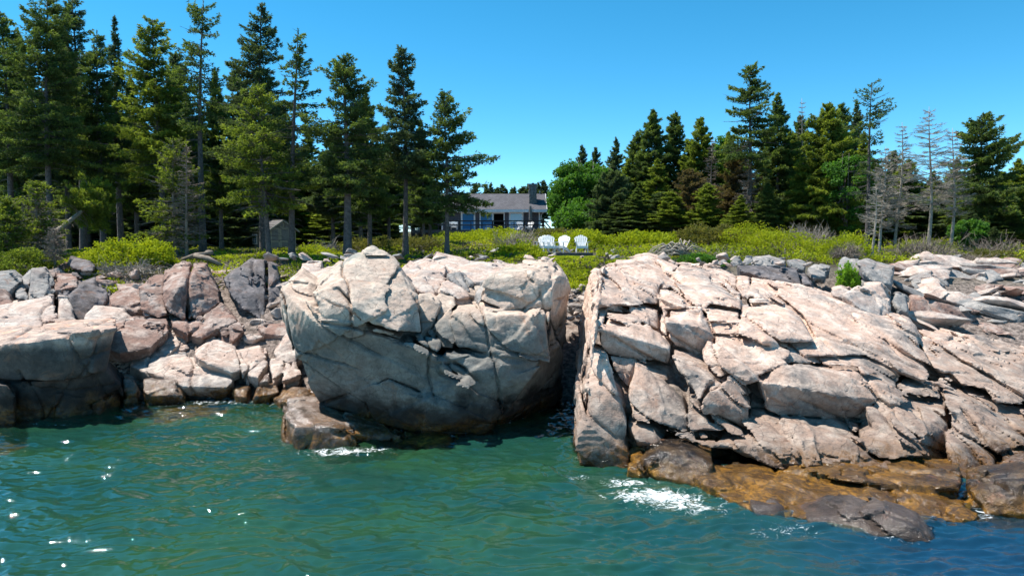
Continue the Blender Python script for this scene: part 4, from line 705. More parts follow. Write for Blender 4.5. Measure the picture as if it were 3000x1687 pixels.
# ------------------------------------------------------------------ foliage helpers
def sprays(c, d, L, Wd, tint, rs, k=3, spread=0.55):
    """k thin triangles fanned round direction d at every point c"""
    n = len(c); Vs = []; T = []
    for j in range(k):
        dd = d + rs.normal(size=(n, 3)) * spread; dd /= np.linalg.norm(dd, axis=1)[:, None]
        u = np.cross(dd, rs.normal(size=(n, 3))); u /= np.linalg.norm(u, axis=1)[:, None] + 1e-6
        l = (L * rs.uniform(.6, 1.2, n))[:, None]; w_ = (Wd * rs.uniform(.7, 1.3, n))[:, None]
        a = c - dd * l * .25 + u * w_; b = c - dd * l * .25 - u * w_; e = c + dd * l * .75
        Vs.append(np.stack([a, b, e], 1)); T.append(np.repeat(np.clip(tint + rs.normal(size=n) * .1, 0, 1), 3))
    V = np.concatenate(Vs).reshape(-1, 3); return V, np.concatenate(T)
def tri_mesh(name, V, T): return mesh_np(name, V, np.arange(len(V)).reshape(-1, 3), 3, T)
def spruce_meshes(H, R, cb, seed, dens=1.0, expo=0.8, bare=0.0, open_=0.0, rag=0.3, spray=0.2, lean=(0, 0), trunk_r=None, side=None):
    """returns trunk, branches, crown meshes (origin at the foot)"""
    gap_k = 1; rs = np.random.RandomState(seed); tr = MB(); br = MB(); tr_r = trunk_r or (0.011 * H + 0.045)
    ph = rs.uniform(0, 6.3, 2); sway = 0.012 * H
    def axis_at(z):
        t = z / H; return Vector((lean[0] * t + sway * math.sin(t * 4 + ph[0]) * t, lean[1] * t + sway * math.cos(t * 3 + ph[1]) * t, z))
    zs = [-0.5, 0, 0.25] + [H * k / 12 for k in range(1, 13)]
    rads = [tr_r * (1.35 if z < 0.1 else 1.12 if z < 0.3 else 1) * (1 - 0.93 * max(z, 0) / H) for z in zs]
    tr.tube([axis_at(z) for z in zs], rads, 8)
    C = []; D = []; TN = []; LL = []
    z = H * cb; lev = 0
    # lower dead stubs
    zz = H * 0.12
    while zz < z + H * 0.1:
        for k in range(rs.randint(2, 6)):
            a = rs.uniform(0, 6.3); l = rs.uniform(.3, 1.0) * R * 0.75; p = axis_at(zz)
            br.tube([p, p + Vector((math.cos(a) * l * .6, math.sin(a) * l * .6, -.02 * l)), p + Vector((math.cos(a) * l, math.sin(a) * l, -.2 * l))], [.016, .01, .004], 3)
        zz += H * 0.024
    gap = H * 0.024
    sect = rs.uniform(0.55, 1.25, (6, 40))        # uneven outline
    while z < H * 0.985:
        t = (z / H - cb) / (1 - cb)
        rr = R * max(0.03, (1 - t) ** expo) * min(1, 0.6 + t * 3.0)
        nb = 7 if t < .85 else 5
        for k in range(nb):
            a = rs.uniform(0, 6.28); l = rr * (1 - rag + rag * 1.9 * rs.random() ** 1.2) * (0.78 + .35 * sect[int(a / 6.283 * 6) % 6, int(t * 14)])
            if side: l *= 1 + side[0] * max(0, math.cos(a - side[1])) * (0.3 + (1 - t))
            if rs.random() < open_: continue
            p = axis_at(z + rs.uniform(-.5, .5) * gap); up = 0.55 * t - 0.12 + rs.uniform(-.1, .1); dr = -0.28 * (1 - t)
            dx, dy = math.cos(a), math.sin(a)
            def bp(s): return Vector((p.x + dx * l * s, p.y + dy * l * s, p.z + l * (up * s + dr * s * s + 0.16 * s ** 3)))
            r0 = 0.010 + 0.012 * l
            br.tube([bp(0), bp(.5), bp(1)], [r0, r0 * .6, .003], 3)
            isbare = rs.random() < bare * (1.35 - t)
            if l > 0.5:
                for q in range(int(2 + l * (8 if isbare else 4))):
                    s = rs.uniform(.25, .95); sg = rs.choice([-1, 1]); ll = l * .32 * (1.1 - s); p0 = bp(s)
                    br.tube([p0, p0 + Vector((dx * .5 * ll - dy * sg * ll, dy * .5 * ll + dx * sg * ll, rs.uniform(-.3, .25) * ll))], [.008, .003], 3)
            if isbare: continue
            n = int((11 + 54 * l * l ** .45) * dens * rs.uniform(.7, 1.25)); s = 1 - rs.random(n) ** 1.15 * 0.85
            w_ = 0.46 * l * (1.02 - s) ** .7 + 0.06; u = rs.uniform(-1, 1, n)
            side_ = np.array([-dy, dx, 0]); pts = np.array([bp(q)[:] for q in s])
            pts = pts + side_ * (w_ * u)[:, None] + np.stack([np.zeros(n), np.zeros(n), -np.abs(u) * w_ * .22 + rs.normal(size=n) * .05 - 0.10 * rs.random(n) ** 2], 1)
            dd = np.array([dx, dy, 0.12]) + side_ * (u * 1.0)[:, None] + np.array([0, 0, 0.1])
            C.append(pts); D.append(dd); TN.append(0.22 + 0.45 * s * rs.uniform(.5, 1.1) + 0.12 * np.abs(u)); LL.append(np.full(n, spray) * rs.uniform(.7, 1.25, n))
        z += gap * (1.0 if t < .8 else .75)
    tp = axis_at(H); n = 26
    C.append(np.array([[tp.x, tp.y, tp.z - q * H * .05] for q in rs.random(n)])); D.append(np.tile([0, 0, 1.0], (n, 1)) + rs.normal(size=(n, 3)) * .4); TN.append(np.full(n, .5)); LL.append(np.full(n, spray * .7))
    c = np.concatenate(C); d = np.concatenate(D); d /= np.linalg.norm(d, axis=1)[:, None]; l = np.concatenate(LL)
    V, T = sprays(c, d, l, l * 0.15, np.concatenate(TN), rs, 3, .75)
    return tr.mesh('trunk'), br.mesh('branches'), tri_mesh('crown', V, T)
def leafy_meshes(H, R, seed, n=9000, trunkfrac=.25, leaf=.12, sx=1.0):
    rs = np.random.RandomState(seed); tr = MB(); br = MB(); tops = []
    for k in range(rs.randint(2, 4)):
        a = rs.uniform(0, 6.3); q = rs.uniform(.15, .35) * R
        pts = [Vector((0, 0, -.4)), Vector((math.cos(a) * q * .3, math.sin(a) * q * .3, H * .25)), Vector((math.cos(a) * q, math.sin(a) * q, H * .55)), Vector((math.cos(a) * q * 1.2, math.sin(a) * q * 1.2, H * .9))]
        tr.tube(pts, [.02 * H ** .8, .015 * H ** .8, .008 * H ** .8, .01], 7); tops.append(pts)
    cl = []
    for k in range(46):
        v = rs.normal(size=3); v /= np.linalg.norm(v); rad = rs.uniform(.45, 1) ** .6
        c = np.array([v[0] * R * rad * .85 * sx, v[1] * R * rad * .85, H * (.5 + .1 * trunkfrac) + v[2] * H * (.5 - trunkfrac * .4) * rad * .9]); cl.append(c)
        pt = tops[k % len(tops)][2]; m_ = (Vector(c) + pt) / 2 + Vector((0, 0, -.1 * H)); br.tube([pt if c[2] > pt.z * .7 else tops[k % len(tops)][1], m_, Vector(c)], [.05, .03, .008], 3)
    cl = np.array(cl); i = rs.randint(0, len(cl), n); sz = rs.uniform(.16, .34, len(cl)) * R
    v = rs.normal(size=(n, 3)); v /= np.linalg.norm(v, axis=1)[:, None]; c = cl[i] + v * (sz[i] * rs.random(n) ** .4)[:, None] * np.array([1.15, 1.15, .75])
    d = v * .7 + rs.normal(size=(n, 3)) * .6; d /= np.linalg.norm(d, axis=1)[:, None]
    V, T = sprays(c, d, np.full(n, leaf), np.full(n, leaf * .42), .25 + .3 * rs.random(n) + .2 * (v[:, 2] + 1) / 2, rs, 2, .9)
    return tr.mesh('trunk'), br.mesh('branches'), tri_mesh('crown', V, T)
def dead_meshes(H, R, cb, seed, tw=1.0, lean=(0, 0), sparse=0.0):
    rs = np.random.RandomState(seed); tr = MB(); br = MB(); r0 = .009 * H + .04; ph = rs.uniform(0, 6, 2)
    ax = lambda z: Vector((lean[0] * z / H + .015 * H * math.sin(z / H * 4 + ph[0]), lean[1] * z / H + .01 * H * math.sin(z / H * 5 + ph[1]), z))
    tr.tube([ax(z) for z in [-.4] + [H * k / 10 for k in range(11)]], [r0 * 1.2] + [r0 * (1 - .9 * k / 10) for k in range(11)], 7)
    z = H * cb
    while z < H * .98:
        t = (z / H - cb) / (1 - cb); rr = R * (1 - t) ** .6 * min(1, .5 + 3 * t) + .06
        for k in range(5):
            if rs.random() < sparse: continue
            a = rs.uniform(0, 6.3); l = rr * rs.uniform(.45, 1.15); p = ax(z); dx, dy = math.cos(a), math.sin(a); up = rs.uniform(-.15, .45)
            f = lambda s: Vector((p.x + dx * l * s, p.y + dy * l * s, p.z + l * (up * s - .25 * s * s + .25 * s ** 3)))
            br.tube([f(0), f(.4), f(.75), f(1)], [.016 + .006 * l, .013, .009, .004], 3)
            for q in range(int((3 + 7 * l) * tw)):
                s = rs.uniform(.15, 1); ll = l * .38 * (1.15 - s) + .08; b = rs.choice([-1, 1]) * rs.uniform(.5, 1.2)
                p0 = f(s); e = Vector((dx * math.cos(b) - dy * math.sin(b), dy * math.cos(b) + dx * math.sin(b), rs.uniform(-.4, .5))) * ll
                br.tube([p0, p0 + e * .6 + Vector((0, 0, .03)), p0 + e], [.009, .007, .003], 3)
        z += H * .03
    return tr.mesh('trunk'), br.mesh('branches'), None
SHARED = {}
def put_tree(name, label, meshes, mats, loc, rz=0, scale=(1, 1, 1), group=None, tilt=(0, 0)):
    o = empty(name, loc, rz, label, 'tree', group); o.scale = scale; o.rotation_euler = (tilt[0], tilt[1], rz)
    for nm, me, mt in zip(('trunk', 'branches', 'crown'), meshes, mats):
        if me is None: continue
        if not me.materials: me.materials.append(mt)
        c = bpy.data.objects.new(nm, me); COL.objects.link(c); c.parent = o
        if nm == 'trunk' and len(me.polygons) and not me.polygons[0].use_smooth: me.polygons.foreach_set('use_smooth', np.ones(len(me.polygons), bool))
    return o
K = 3000 / 2576
def place(xo, top, base, Y):
    """ov pixel column, top row and base row -> foot position and height"""
    x, _, zt = P('ov', xo, top, Y)
    z0 = gz(x, Y) if base is None else P('ov', xo, base, Y)[2]
    return (x, Y, z0), zt - z0
B, DW = M['bark'], M['deadwood']
HERO = [ # label, x, top, base, Y, half width px, crown base, kwargs, needle
 ('tall spruce with open crown and long bare grey trunk in the left forest', 492, 2, 640, 36, 72, .45, dict(open_=.25, rag=.6, expo=.45, dens=.9, bare=.15, lean=(.25, 0)), 'needle'),
 ('tallest dense dark spruce behind the shed', 648, 4, 640, 41, 105, .28, dict(expo=.75, dens=1.25, rag=.4), 'needle_blue'),
 ('slender sparse spruce, right hand of the pair in front of the shed', 722, 72, 645, 31.5, 62, .30, dict(open_=.42, rag=.7, expo=.5, dens=1.0, bare=.1, lean=(.35, 0)), 'needle'),
 ('pale green ragged spruce, left hand of the pair in front of the shed', 668, 212, 655, 30.5, 108, .26, dict(open_=.2, rag=.5, expo=.6, dens=.8, bare=.3, lean=(-.35, 0)), 'needle_yellow'),
 ('thick trunked spruce with a long left branch near the top, centre of the left group', 866, 138, 655, 31, 98, .30, dict(expo=.55, dens=1.1, rag=.45, bare=.1, lean=(.1, 0), trunk_r=.21), 'needle'),
 ('spruce crown close behind the thick trunked one on its right', 925, 235, None, 35, 66, .25, dict(expo=.7, dens=1.0, rag=.4), 'needle'),
 ('pointed tall spruce left of the house with straight dark trunk', 1015, 116, 637, 33, 84, .32, dict(expo=.72, dens=1.15, rag=.45, open_=.08), 'needle_blue'),
 ('lopsided spruce nearest the house with a long branch to the right', 1122, 230, 640, 32, 52, .24, dict(open_=.28, rag=.6, expo=.45, dens=1.0, side=(1.0, 0.0)), 'needle'),
 ('broad yellow green spruce left of the open crowned one', 392, 50, None, 37, 108, .28, dict(expo=.6, dens=1.15, rag=.45), 'needle_yellow'),
 ('broad spruce whose top leaves the upper left of the photo', 105, -12, None, 36, 112, .3, dict(expo=.5, dens=1.1, rag=.45), 'needle'),
 ('dark spruce behind the broad one at the upper left', 185, -10, None, 40, 70, .35, dict(expo=.5, dens=1.1, rag=.4), 'needle_blue'),
 ('spruce with a thin spire between two wide crowns at the left', 284, 40, None, 42, 62, .3, dict(expo=1.0, dens=1.1, rag=.4), 'needle_blue'),
 ('rounded spruce left of the thin spire', 240, 75, None, 39, 70, .25, dict(expo=.6, dens=1.0, rag=.4), 'needle'),
 ('spruce at the left edge of the photo', 5, 30, None, 38, 75, .3, dict(expo=.6, dens=1.1, rag=.4), 'needle'),
 ('dark spruce between the tallest one and the slender sparse one', 600, 150, None, 58, 70, .25, dict(expo=.7, dens=1.1, rag=.4), 'needle_blue'),
 ('tall spruce with flat separate branches standing above the right forest', 1893, 163, 588, 50, 70, .42, dict(open_=.38, rag=.6, expo=.55, dens=.95, bare=.3), 'needle'),
 ('spire thin spruce with tufted top right of the forest', 2194, 208, 640, 41, 46, .3, dict(open_=.4, rag=.7, expo=.35, dens=.7, bare=.55), 'needle'),
 ('green spruce with long upswept right branches near the right edge', 2472, 284, None, 46, 72, .2, dict(open_=.2, rag=.7, expo=.6, dens=1.0, side=(.6, 0)), 'needle'),
 ('broad yellow green spruce in the middle of the right forest', 2082, 262, None, 49, 88, .1, dict(expo=.65, dens=1.2, rag=.4), 'needle_yellow'),
 ('blunt blue green spruce beside the birches', 1543, 432, None, 54, 62, .04, dict(expo=.55, dens=1.3, rag=.3), 'needle_blue'),
 ('high dark green spruce at the left shoulder of the right forest', 1640, 276, None, 60, 66, .1, dict(expo=.75, dens=1.2, rag=.35), 'needle'),
 ('yellowish spruce right of the high dark green pair', 1766, 294, None, 58, 62, .1, dict(expo=.7, dens=1.2, rag=.4), 'needle_yellow'),
 ('brown dying spruce in front of the right forest', 1738, 425, None, 52, 55, .1, dict(expo=.6, dens=.9, rag=.5, bare=.2), 'needle_brown'),
 ('rusty brown spruce left of the flat branched one', 1855, 380, None, 53, 58, .1, dict(expo=.6, dens=.9, rag=.5, bare=.2), 'needle_brown'),
 ('dull spruce beside the flat branched one', 1962, 232, None, 54, 58, .15, dict(expo=.8, dens=1.1, rag=.4), 'needle'),
]
for i, (lab, xo, top, base, Y, hw, cb, kw, nd) in enumerate(HERO):
    loc, H = place(xo, top, base, Y); R = hw * K / F * Y * (1.0 if xo < 1200 else 1.1); cb = cb + (.06 if xo < 1200 else 0); kw['open_'] = kw.get('open_', 0) + .1
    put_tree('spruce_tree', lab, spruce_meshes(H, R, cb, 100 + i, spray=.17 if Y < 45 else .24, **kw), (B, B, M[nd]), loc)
# background spruces share eight shapes
VAR = [spruce_meshes(12, 2.1, .12 + .07 * (k % 4), 300 + k, dens=.7, expo=(.6, .8, .95, .7)[k % 4], rag=.4, spray=.30, open_=.05 * (k % 3)) for k in range(8)]
def recol(ms, key):
    k = (id(ms), key)
    if k not in SHARED:
        c = ms[2].copy(); c.materials.clear(); c.materials.append(M[key]); SHARED[k] = (ms[0], ms[1], c)
    return SHARED[k]
for v in VAR:
    v[0].materials.append(B); v[1].materials.append(B)
BG = [ # x, top, Y, half width, needle, label
 (40, 75, 47, 70, 'needle', None), (150, 60, 50, 75, 'needle_blue', None), (330, 190, 46, 75, 'needle', None), (445, 130, 46, 70, 'needle_blue', None),
 (545, 170, 45, 65, 'needle', None), (700, 260, 60, 75, 'needle_blue', None), (770, 330, 60, 70, 'needle', None), (835, 330, 45, 70, 'needle_blue', None),
 (905, 330, 44, 70, 'needle', None), (975, 350, 46, 62, 'needle', None), (1062, 300, 42, 52, 'needle', None), (1080, 430, 50, 55, 'needle_blue', None), (20, 240, 56, 80, 'needle', None),
 (110, 260, 58, 80, 'needle_blue', None), (210, 250, 55, 80, 'needle', None), (300, 280, 57, 85, 'needle_blue', None), (400, 280, 56, 85, 'needle', None), (500, 290, 58, 80, 'needle_blue', None),
 (590, 330, 57, 80, 'needle', None), (680, 370, 60, 80, 'needle', None), (760, 420, 60, 75, 'needle_yellow', None), (840, 440, 58, 75, 'needle_yellow', None), (920, 450, 58, 70, 'needle', None),
 (1000, 460, 62, 60, 'needle_yellow', None), (1060, 480, 60, 50, 'needle', None), (545, 500, 60, 60, 'needle', None), (250, 430, 46, 60, 'needle', None)]
BG2 = [(2285, 400, 57, 50, 'needle_yellow'), (2345, 430, 56, 48, 'needle'), (2405, 395, 58, 50, 'needle_yellow'), (2450, 420, 55, 45, 'needle'), (1990, 330, 57, 50, 'needle_yellow'), (1740, 350, 60, 50, 'needle'), (1840, 420, 56, 50, 'needle'), (1700, 280, 61, 55, 'needle'), (1603, 330, 62, 50, 'needle'), (1578, 400, 60, 50, 'needle_yellow'), (1548, 345, 78, 45, 'needle_blue'), (1500, 370, 80, 30, 'needle_blue'), (1465, 366, 82, 30, 'needle_blue'),
 (1655, 400, 56, 55, 'needle_yellow'), (1600, 470, 52, 50, 'needle'), (1690, 480, 51, 55, 'needle_yellow'), (1780, 460, 50, 50, 'needle_yellow'), (1830, 330, 62, 45, 'needle_yellow'), (1925, 330, 60, 55, 'needle'),
 (2015, 290, 58, 50, 'needle'), (2120, 262, 56, 55, 'needle'), (2158, 256, 60, 40, 'needle_blue'), (2170, 330, 53, 55, 'needle_yellow'), (2020, 420, 50, 55, 'needle_yellow'), (2110, 440, 49, 60, 'needle_yellow'),
 (1930, 460, 49, 50, 'needle'), (1860, 490, 48, 50, 'needle_yellow'), (2200, 400, 55, 60, 'needle'), (2250, 380, 60, 50, 'needle'), (2310, 480, 60, 50, 'needle_yellow'), (2370, 460, 58, 45, 'needle'), (2420, 440, 60, 45, 'needle'),
 (2520, 430, 54, 55, 'needle_yellow'), (2565, 398, 50, 55, 'needle_yellow'), (2440, 520, 44, 40, 'needle_blue'), (2540, 520, 44, 50, 'needle'), (2590, 480, 44, 50, 'needle_yellow'), (2300, 560, 56, 45, 'needle'), (2240, 540, 52, 50, 'needle'), (2160, 540, 50, 50, 'needle'), (2060, 540, 50, 55, 'needle'), (1960, 540, 52, 55, 'needle'),
 (2500, 570, 42, 32, 'needle_blue')]
LAND = [(5, 'the spruce on the left photo edge'), (100, 'the broad top left spruce'), (284, 'the thin spired spruce'), (392, 'the broad yellow green left spruce'), (492, 'the spruce with the long bare trunk'), (648, 'the tallest dark spruce'), (722, 'the slender sparse spruce'), (866, 'the thick trunked spruce'), (1015, 'the pointed spruce left of the house'), (1122, 'the lopsided spruce by the house'),
        (1437, 'the birch by the chimney'), (1543, 'the blunt blue green spruce'), (1640, 'the high dark green spruce'), (1766, 'the high yellowish spruce'), (1893, 'the flat branched tall spruce'), (2082, 'the broad yellow green right spruce'), (2194, 'the spire thin tufted spruce'), (2345, 'the tall leafless tree'), (2402, 'the right leafless tree'), (2472, 'the upswept branched spruce'), (2570, 'the right photo edge')]
USED = set()
def auto_label(xo, Y, nd, H):
    lx, ln = min(LAND, key=lambda q: abs(q[0] - xo)); d = xo - lx
    rel = 'right behind' if abs(d) < 14 else ('just ' if abs(d) < 32 else 'well ') + ('left of ' if d < 0 else 'right of ')[:-1]
    tone = {'needle': 'dark green', 'needle_blue': 'blue green', 'needle_yellow': 'yellow green', 'needle_brown': 'brown'}[nd]
    row = 'second row' if Y < 52 else 'third row' if Y < 62 else 'last row'
    for ex in ('', 'narrow ', 'lower ', 'taller ', 'plain '):
        l = f'{ex}{tone} {row} spruce {rel} {ln}'
        if l not in USED: break
    USED.add(l); return l
ORD = 'first second third fourth fifth sixth seventh eighth ninth tenth eleventh twelfth'.split()
EXT = [(x, 330 + (x * 37) % 130, 72 + (x * 13) % 14, 75, ('needle', 'needle_blue')[(x // 60) % 2]) for x in range(-20, 1080, 46)]
EXT2 = [(x, 440 + (x * 37) % 60, 68 + (x * 13) % 12, 70, ('needle', 'needle_yellow')[(x // 60) % 2]) for x in range(1560, 2640, 56)]
for grp, lst, lab in (('far row of the left forest', EXT, 'half hidden spruce in the farthest row of the left forest'), ('far row of the right forest', EXT2, 'half hidden spruce in the farthest row of the right forest'), ('spruces filling the left forest', BG, 'spruce deep in the dark left forest behind the front row of trunks'), ('spruces filling the right forest', BG2, 'spruce packed into the mixed forest on the right')):
    for i, t in enumerate(lst):
        xo, top, Y, hw, nd = t[:5]; loc, H = place(xo, top, None, Y); R = hw * K / F * Y; v = VAR[(i * 5 + len(grp)) % 8] if 'right' in grp else VAR[(2, 3, 6, 7)[i % 4]]
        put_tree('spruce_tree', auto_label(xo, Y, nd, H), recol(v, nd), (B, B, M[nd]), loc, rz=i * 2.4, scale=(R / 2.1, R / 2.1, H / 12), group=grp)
US = random.Random(9)
for i in range(58):
    lf = i < 30 or i >= 46; xo = (330 + (i - 46) * 14 if i < 52 else 1085 + (i - 52) * 17) if i >= 46 else US.uniform(-20, 1090) if lf else US.uniform(1560, 2600); Y = US.uniform(56, 70) if lf else US.uniform(52, 60)
    if 640 < xo < 760 and lf: Y = 66
    if i >= 52: Y = 88
    px_ = (xo * K - 1500) / F * Y; h = US.uniform(3.0, 5.5); v = VAR[(0, 4)[i % 2]]; sc_ = US.uniform(.9, 1.5)
    put_tree('young_spruce', 'young bushy spruce in the shade at the back of the left forest' if lf else 'young bushy spruce at the foot of the right forest', recol(v, ('needle', 'needle_blue', 'needle_yellow')[i % 3]), (B, B, None), (px_, Y, gz(px_, Y) - .5), rz=i, scale=(sc_, sc_, h / 12), group='young spruces under the left forest' if lf else 'young spruces under the right forest')
for i, (xo, top) in enumerate([(1195, 462), (1225, 466), (1236, 458), (1252, 470), (1264, 464), (1290, 472), (1296, 468), (1318, 468), (1330, 462), (1345, 466), (1356, 458), (1368, 452), (1310, 474), (1275, 476)]):
    loc, H = place(xo, top, None, 108); v = VAR[i % 8]
    put_tree('spruce_tree', 'small spruce top showing above the house roof from far behind', recol(v, 'needle_blue'), (B, B, None), loc, rz=i, scale=(.85, .85, H / 12), group='far spruces behind the house roof')
# shore row with dead or half dead trees
MIX = [('half dead small spruce with yellow tufts in front of the left forest', 432, 345, 645, 33.5, 75, .1, dict(bare=.55, dens=.55, open_=.2, rag=.6, expo=.5), 'needle_yellow'),
       ('short sparse spruce at the far left above the jagged rocks', 88, 455, 640, 31, 52, .1, dict(bare=.5, dens=.45, open_=.25, rag=.6, expo=.5), 'needle_yellow'),
       ('low bright green spruce cut by the left edge of the photo', 18, 500, 660, 29.5, 60, .05, dict(bare=.35, dens=.5, rag=.6, expo=.5), 'needle_yellow')]
for i, (lab, xo, top, base, Y, hw, cb, kw, nd) in enumerate(MIX):
    loc, H = place(xo, top, base, Y); put_tree('spruce_tree', lab, spruce_meshes(H, hw * K / F * Y, cb, 400 + i, spray=.16, **kw), (M['twig'], M['twig'], M[nd]), loc)
DEAD = [('dead twiggy spruce with pale bare branches left of the shed', 465, 362, 650, 32.5, 52, .06, 1.3, .0), ('thin grey dead tree beside the short sparse spruce', 100, 470, 640, 32, 42, .1, 1.0, .1), ('tall grey leafless tree with curved branches near the right edge', 2345, 268, 634, 41, 80, .3, 1.9, .0), ('grey leafless tree right of the tall leafless one', 2402, 322, 638, 41.5, 60, .3, 2.2, .0),
        ('grey dead tree left of the tall leafless one', 2268, 308, None, 46, 62, .15, 2.2, .0), ('thin dead pole with a few side twigs in front of the right forest', 2203, 465, 656, 33, 40, .3, .5, .55), ('second grey trunk just right of the thin dead pole', 2225, 370, 640, 39, 62, .25, 2.2, .0),
        ('narrow grey dead spruce top poking above the right forest', 2020, 248, None, 57, 30, .3, 2.0, 0), ('dead grey tree between the light leafy tree and the brown spruce', 1795, 350, None, 55, 40, .1, 2.2, 0), ('brown grey dead spruce below the flat branched one', 1880, 400, None, 50, 45, .1, 2.2, 0), ('dead brown sapling at the far left rocks', 135, 575, 665, 27.5, 36, .1, 1.2, .2)]
for i, (lab, xo, top, base, Y, hw, cb, tw, sp) in enumerate(DEAD):
    loc, H = place(xo, top, base, Y); mt = M['twig'] if 'brown' in lab or 'twiggy' in lab else DW
    put_tree('dead_tree', lab, dead_meshes(H, hw * K / F * Y, cb, 500 + i, tw, sparse=sp), (mt, mt, None), loc)
# leaning trunk
t0 = Vector(P('ov', 100, 618, 32)); t1 = Vector(P('ov', 235, 505, 34))
ms = spruce_meshes((t1 - t0).length * 1.35, 1.3, .6, 777, dens=1.1, spray=.18, rag=.6, trunk_r=.17)
o = put_tree('leaning_tree', 'pale leaning spruce trunk tilted to the right at the far left', ms, (DW, M['twig'], M['needle_yellow']), t0)
o.rotation_mode = 'QUATERNION'; o.rotation_quaternion = (t1 - t0).normalized().to_track_quat('Z', 'Y')
LEAFY = [('tall leafy tree joining the birch and the leafy tree behind the blunt spruce', 1488, 388, None, 63, 52, 'birch', 8000), ('leafy tree closest to the house roof end', 1412, 436, None, 86, 26, 'birch', 5000), ('leafy birch with white trunks right of the house chimney', 1446, 385, None, 62, 58, 'birch', 12000), ('leafy tree behind the blunt blue green spruce', 1530, 398, None, 64, 52, 'birch', 8000), ('low leafy bush tree at the foot of the birch', 1480, 500, None, 58, 75, 'birch', 8000),
         ('light green leafy tree crown at the top of the right forest', 1812, 312, None, 64, 42, 'birch', 7000), ('leafy maple leaning out of the right forest', 2135, 362, None, 47, 62, 'bark', 9000), ('green leafy sapling near the second cottage', 2440, 545, None, 43, 40, 'bark', 3500), ('low leafy tree between the house and the birch', 1412, 480, None, 66, 26, 'birch', 5000)]
for i, (lab, xo, top, base, Y, hw, bk, n) in enumerate(LEAFY):
    loc, H = place(xo, top, base, Y); R = hw * K / F * Y * 1.22; put_tree('leafy_tree', lab, leafy_meshes(H, R, 600 + i, n, leaf=.2 if Y > 50 else .16), (M[bk], M[bk], M['leaf']), loc)

# ------------------------------------------------------------------ scrub
def mound(x, y): return np.clip(0.22 + 0.5 * n2(x, y, 0.45, 71, 2) + 0.25 * n2(x, y, 1.6, 72, 2), 0.03, 1.2)
def scrub(name, lab, n, xr, yr, mat, seed, mask=None, size=.09, hs_=1.0, tint0=.35, cat='shrubs'):
    rs = np.random.RandomState(seed); yy = yr[0] + (yr[1] - yr[0]) * rs.random(n) ** 1.3; px = rs.uniform(xr[0], xr[1], n) * K; x = (px - 1500) / F * yy
    m = mound(x, yy) * hs_ * (1 - .6 * sst(-6, -8, x) * sst(24, 27, yy)); keep = rs.random(n) < (mask(px / K, yy, x) if mask else 1)
    x, yy, m = x[keep], yy[keep], m[keep]; n = len(x); z = G(x, yy) + m * rs.uniform(.55, 1.05, n)
    d = np.stack([rs.normal(size=n) * .7, rs.normal(size=n) * .7, np.full(n, .9)], 1); d /= np.linalg.norm(d, axis=1)[:, None]
    L_ = size * (.6 + yy / 50)
    tint = tint0 + .35 * n2(x, yy, .8, 75, 2) + .25 * rs.random(n)
    V, T = sprays(np.stack([x, yy, z], 1), d, L_, L_ * .33, tint, rs, 3, .7)
    o = link(name, tri_mesh(name, V, T), mat); tag(o, lab, cat, kind='stuff'); return o
def m_main(px, y, x):
    gap = (n2(x, y, .7, 81, 2) > -0.18) * 1.0
    return gap * np.where(y < 25.5 + 4.5 * sst(4, 12, x), 0, 1) * np.where((px > 1335) & (px < 1500) & (y > 29) & (y < 39), 0.0, 1) * np.where((px < 1090) & (y > 33), .35, 1)
scrub('juniper_scrub', 'bright yellow green low scrub covering the slope below the house', 120000, (-60, 2640), (25, 66), M['shrub'], 1, m_main)
scrub('dull_scrub', 'dull olive and brownish undergrowth mixed through the bright scrub', 45000, (-60, 2640), (25, 62), M['shrub_dull'], 2, lambda px, y, x: (n2(x, y, .6, 85, 2) > 0.0) * np.where(y < 26 + 4.5 * sst(4, 12, x), 0, 1) * np.where((px > 1335) & (px < 1500) & (y > 29) & (y < 39), 0.0, 1), hs_=.9, cat='undergrowth')
scrub('low_scrub', 'short green scrub at the foot of the wooden platform', 9000, (1330, 1505), (26, 35.2), M['shrub'], 3, hs_=.25, size=.07)
scrub('dry_grass', 'pale dry grass tufts and grey twigs between the scrub', 14000, (-60, 2640), (25, 50), M['needle_grey'], 4, lambda px, y, x: (n2(x, y, .9, 88, 2) > 0.05) * np.where((px > 1335) & (px < 1500) & (y > 29) & (y < 39), 0.0, 1) * np.where(y < 26 + 4.0 * sst(4, 12, x), 0, 1), hs_=1.05, cat='grass', size=.12, tint0=.5)
def bush(lab, fr, x, y, Y, rx, rz, mat, seed, n=2600, leaf=.08, name='shrub'):
    rs = np.random.RandomState(seed); c = P(fr, x, y, Y)
    v = rs.normal(size=(n, 3)); v[:, 2] = np.abs(v[:, 2]); v /= np.linalg.norm(v, axis=1)[:, None]
    r = (1 + .55 * fbm(v * 3.2 + seed, 3, seed)) * rs.uniform(.72, 1.04, n); p = v * r[:, None] * np.array([rx, rx * .9, rz])
    d = v * .8 + rs.normal(size=(n, 3)) * .4 + np.array([0, 0, .4]); d /= np.linalg.norm(d, axis=1)[:, None]
    V, T = sprays(p, d, np.full(n, leaf), np.full(n, leaf * .35), .35 + .3 * rs.random(n) + .2 * (r - .9), rs, 3, .7)
    o = empty(name, c, 0, lab, 'shrub'); cr = link('crown', tri_mesh('crown', V, T), mat, o)
    st = MB()
    for k in range(9):
        a = rs.uniform(0, 6.3); q = rs.uniform(.3, .8); st.tube([(0, 0, -.15), (math.cos(a) * rx * q * .5, math.sin(a) * rx * q * .5, rz * .4), (math.cos(a) * rx * q, math.sin(a) * rx * q, rz * .75)], [.025, .016, .006], 4)
    st.build('stems', M['twig'], o); return o
bush('bright green round bush growing among the grey boulders at the right', 'z8', 512, 272, 23.2, .34, .82, M['shrubgreen'], 1, 1700, .075)
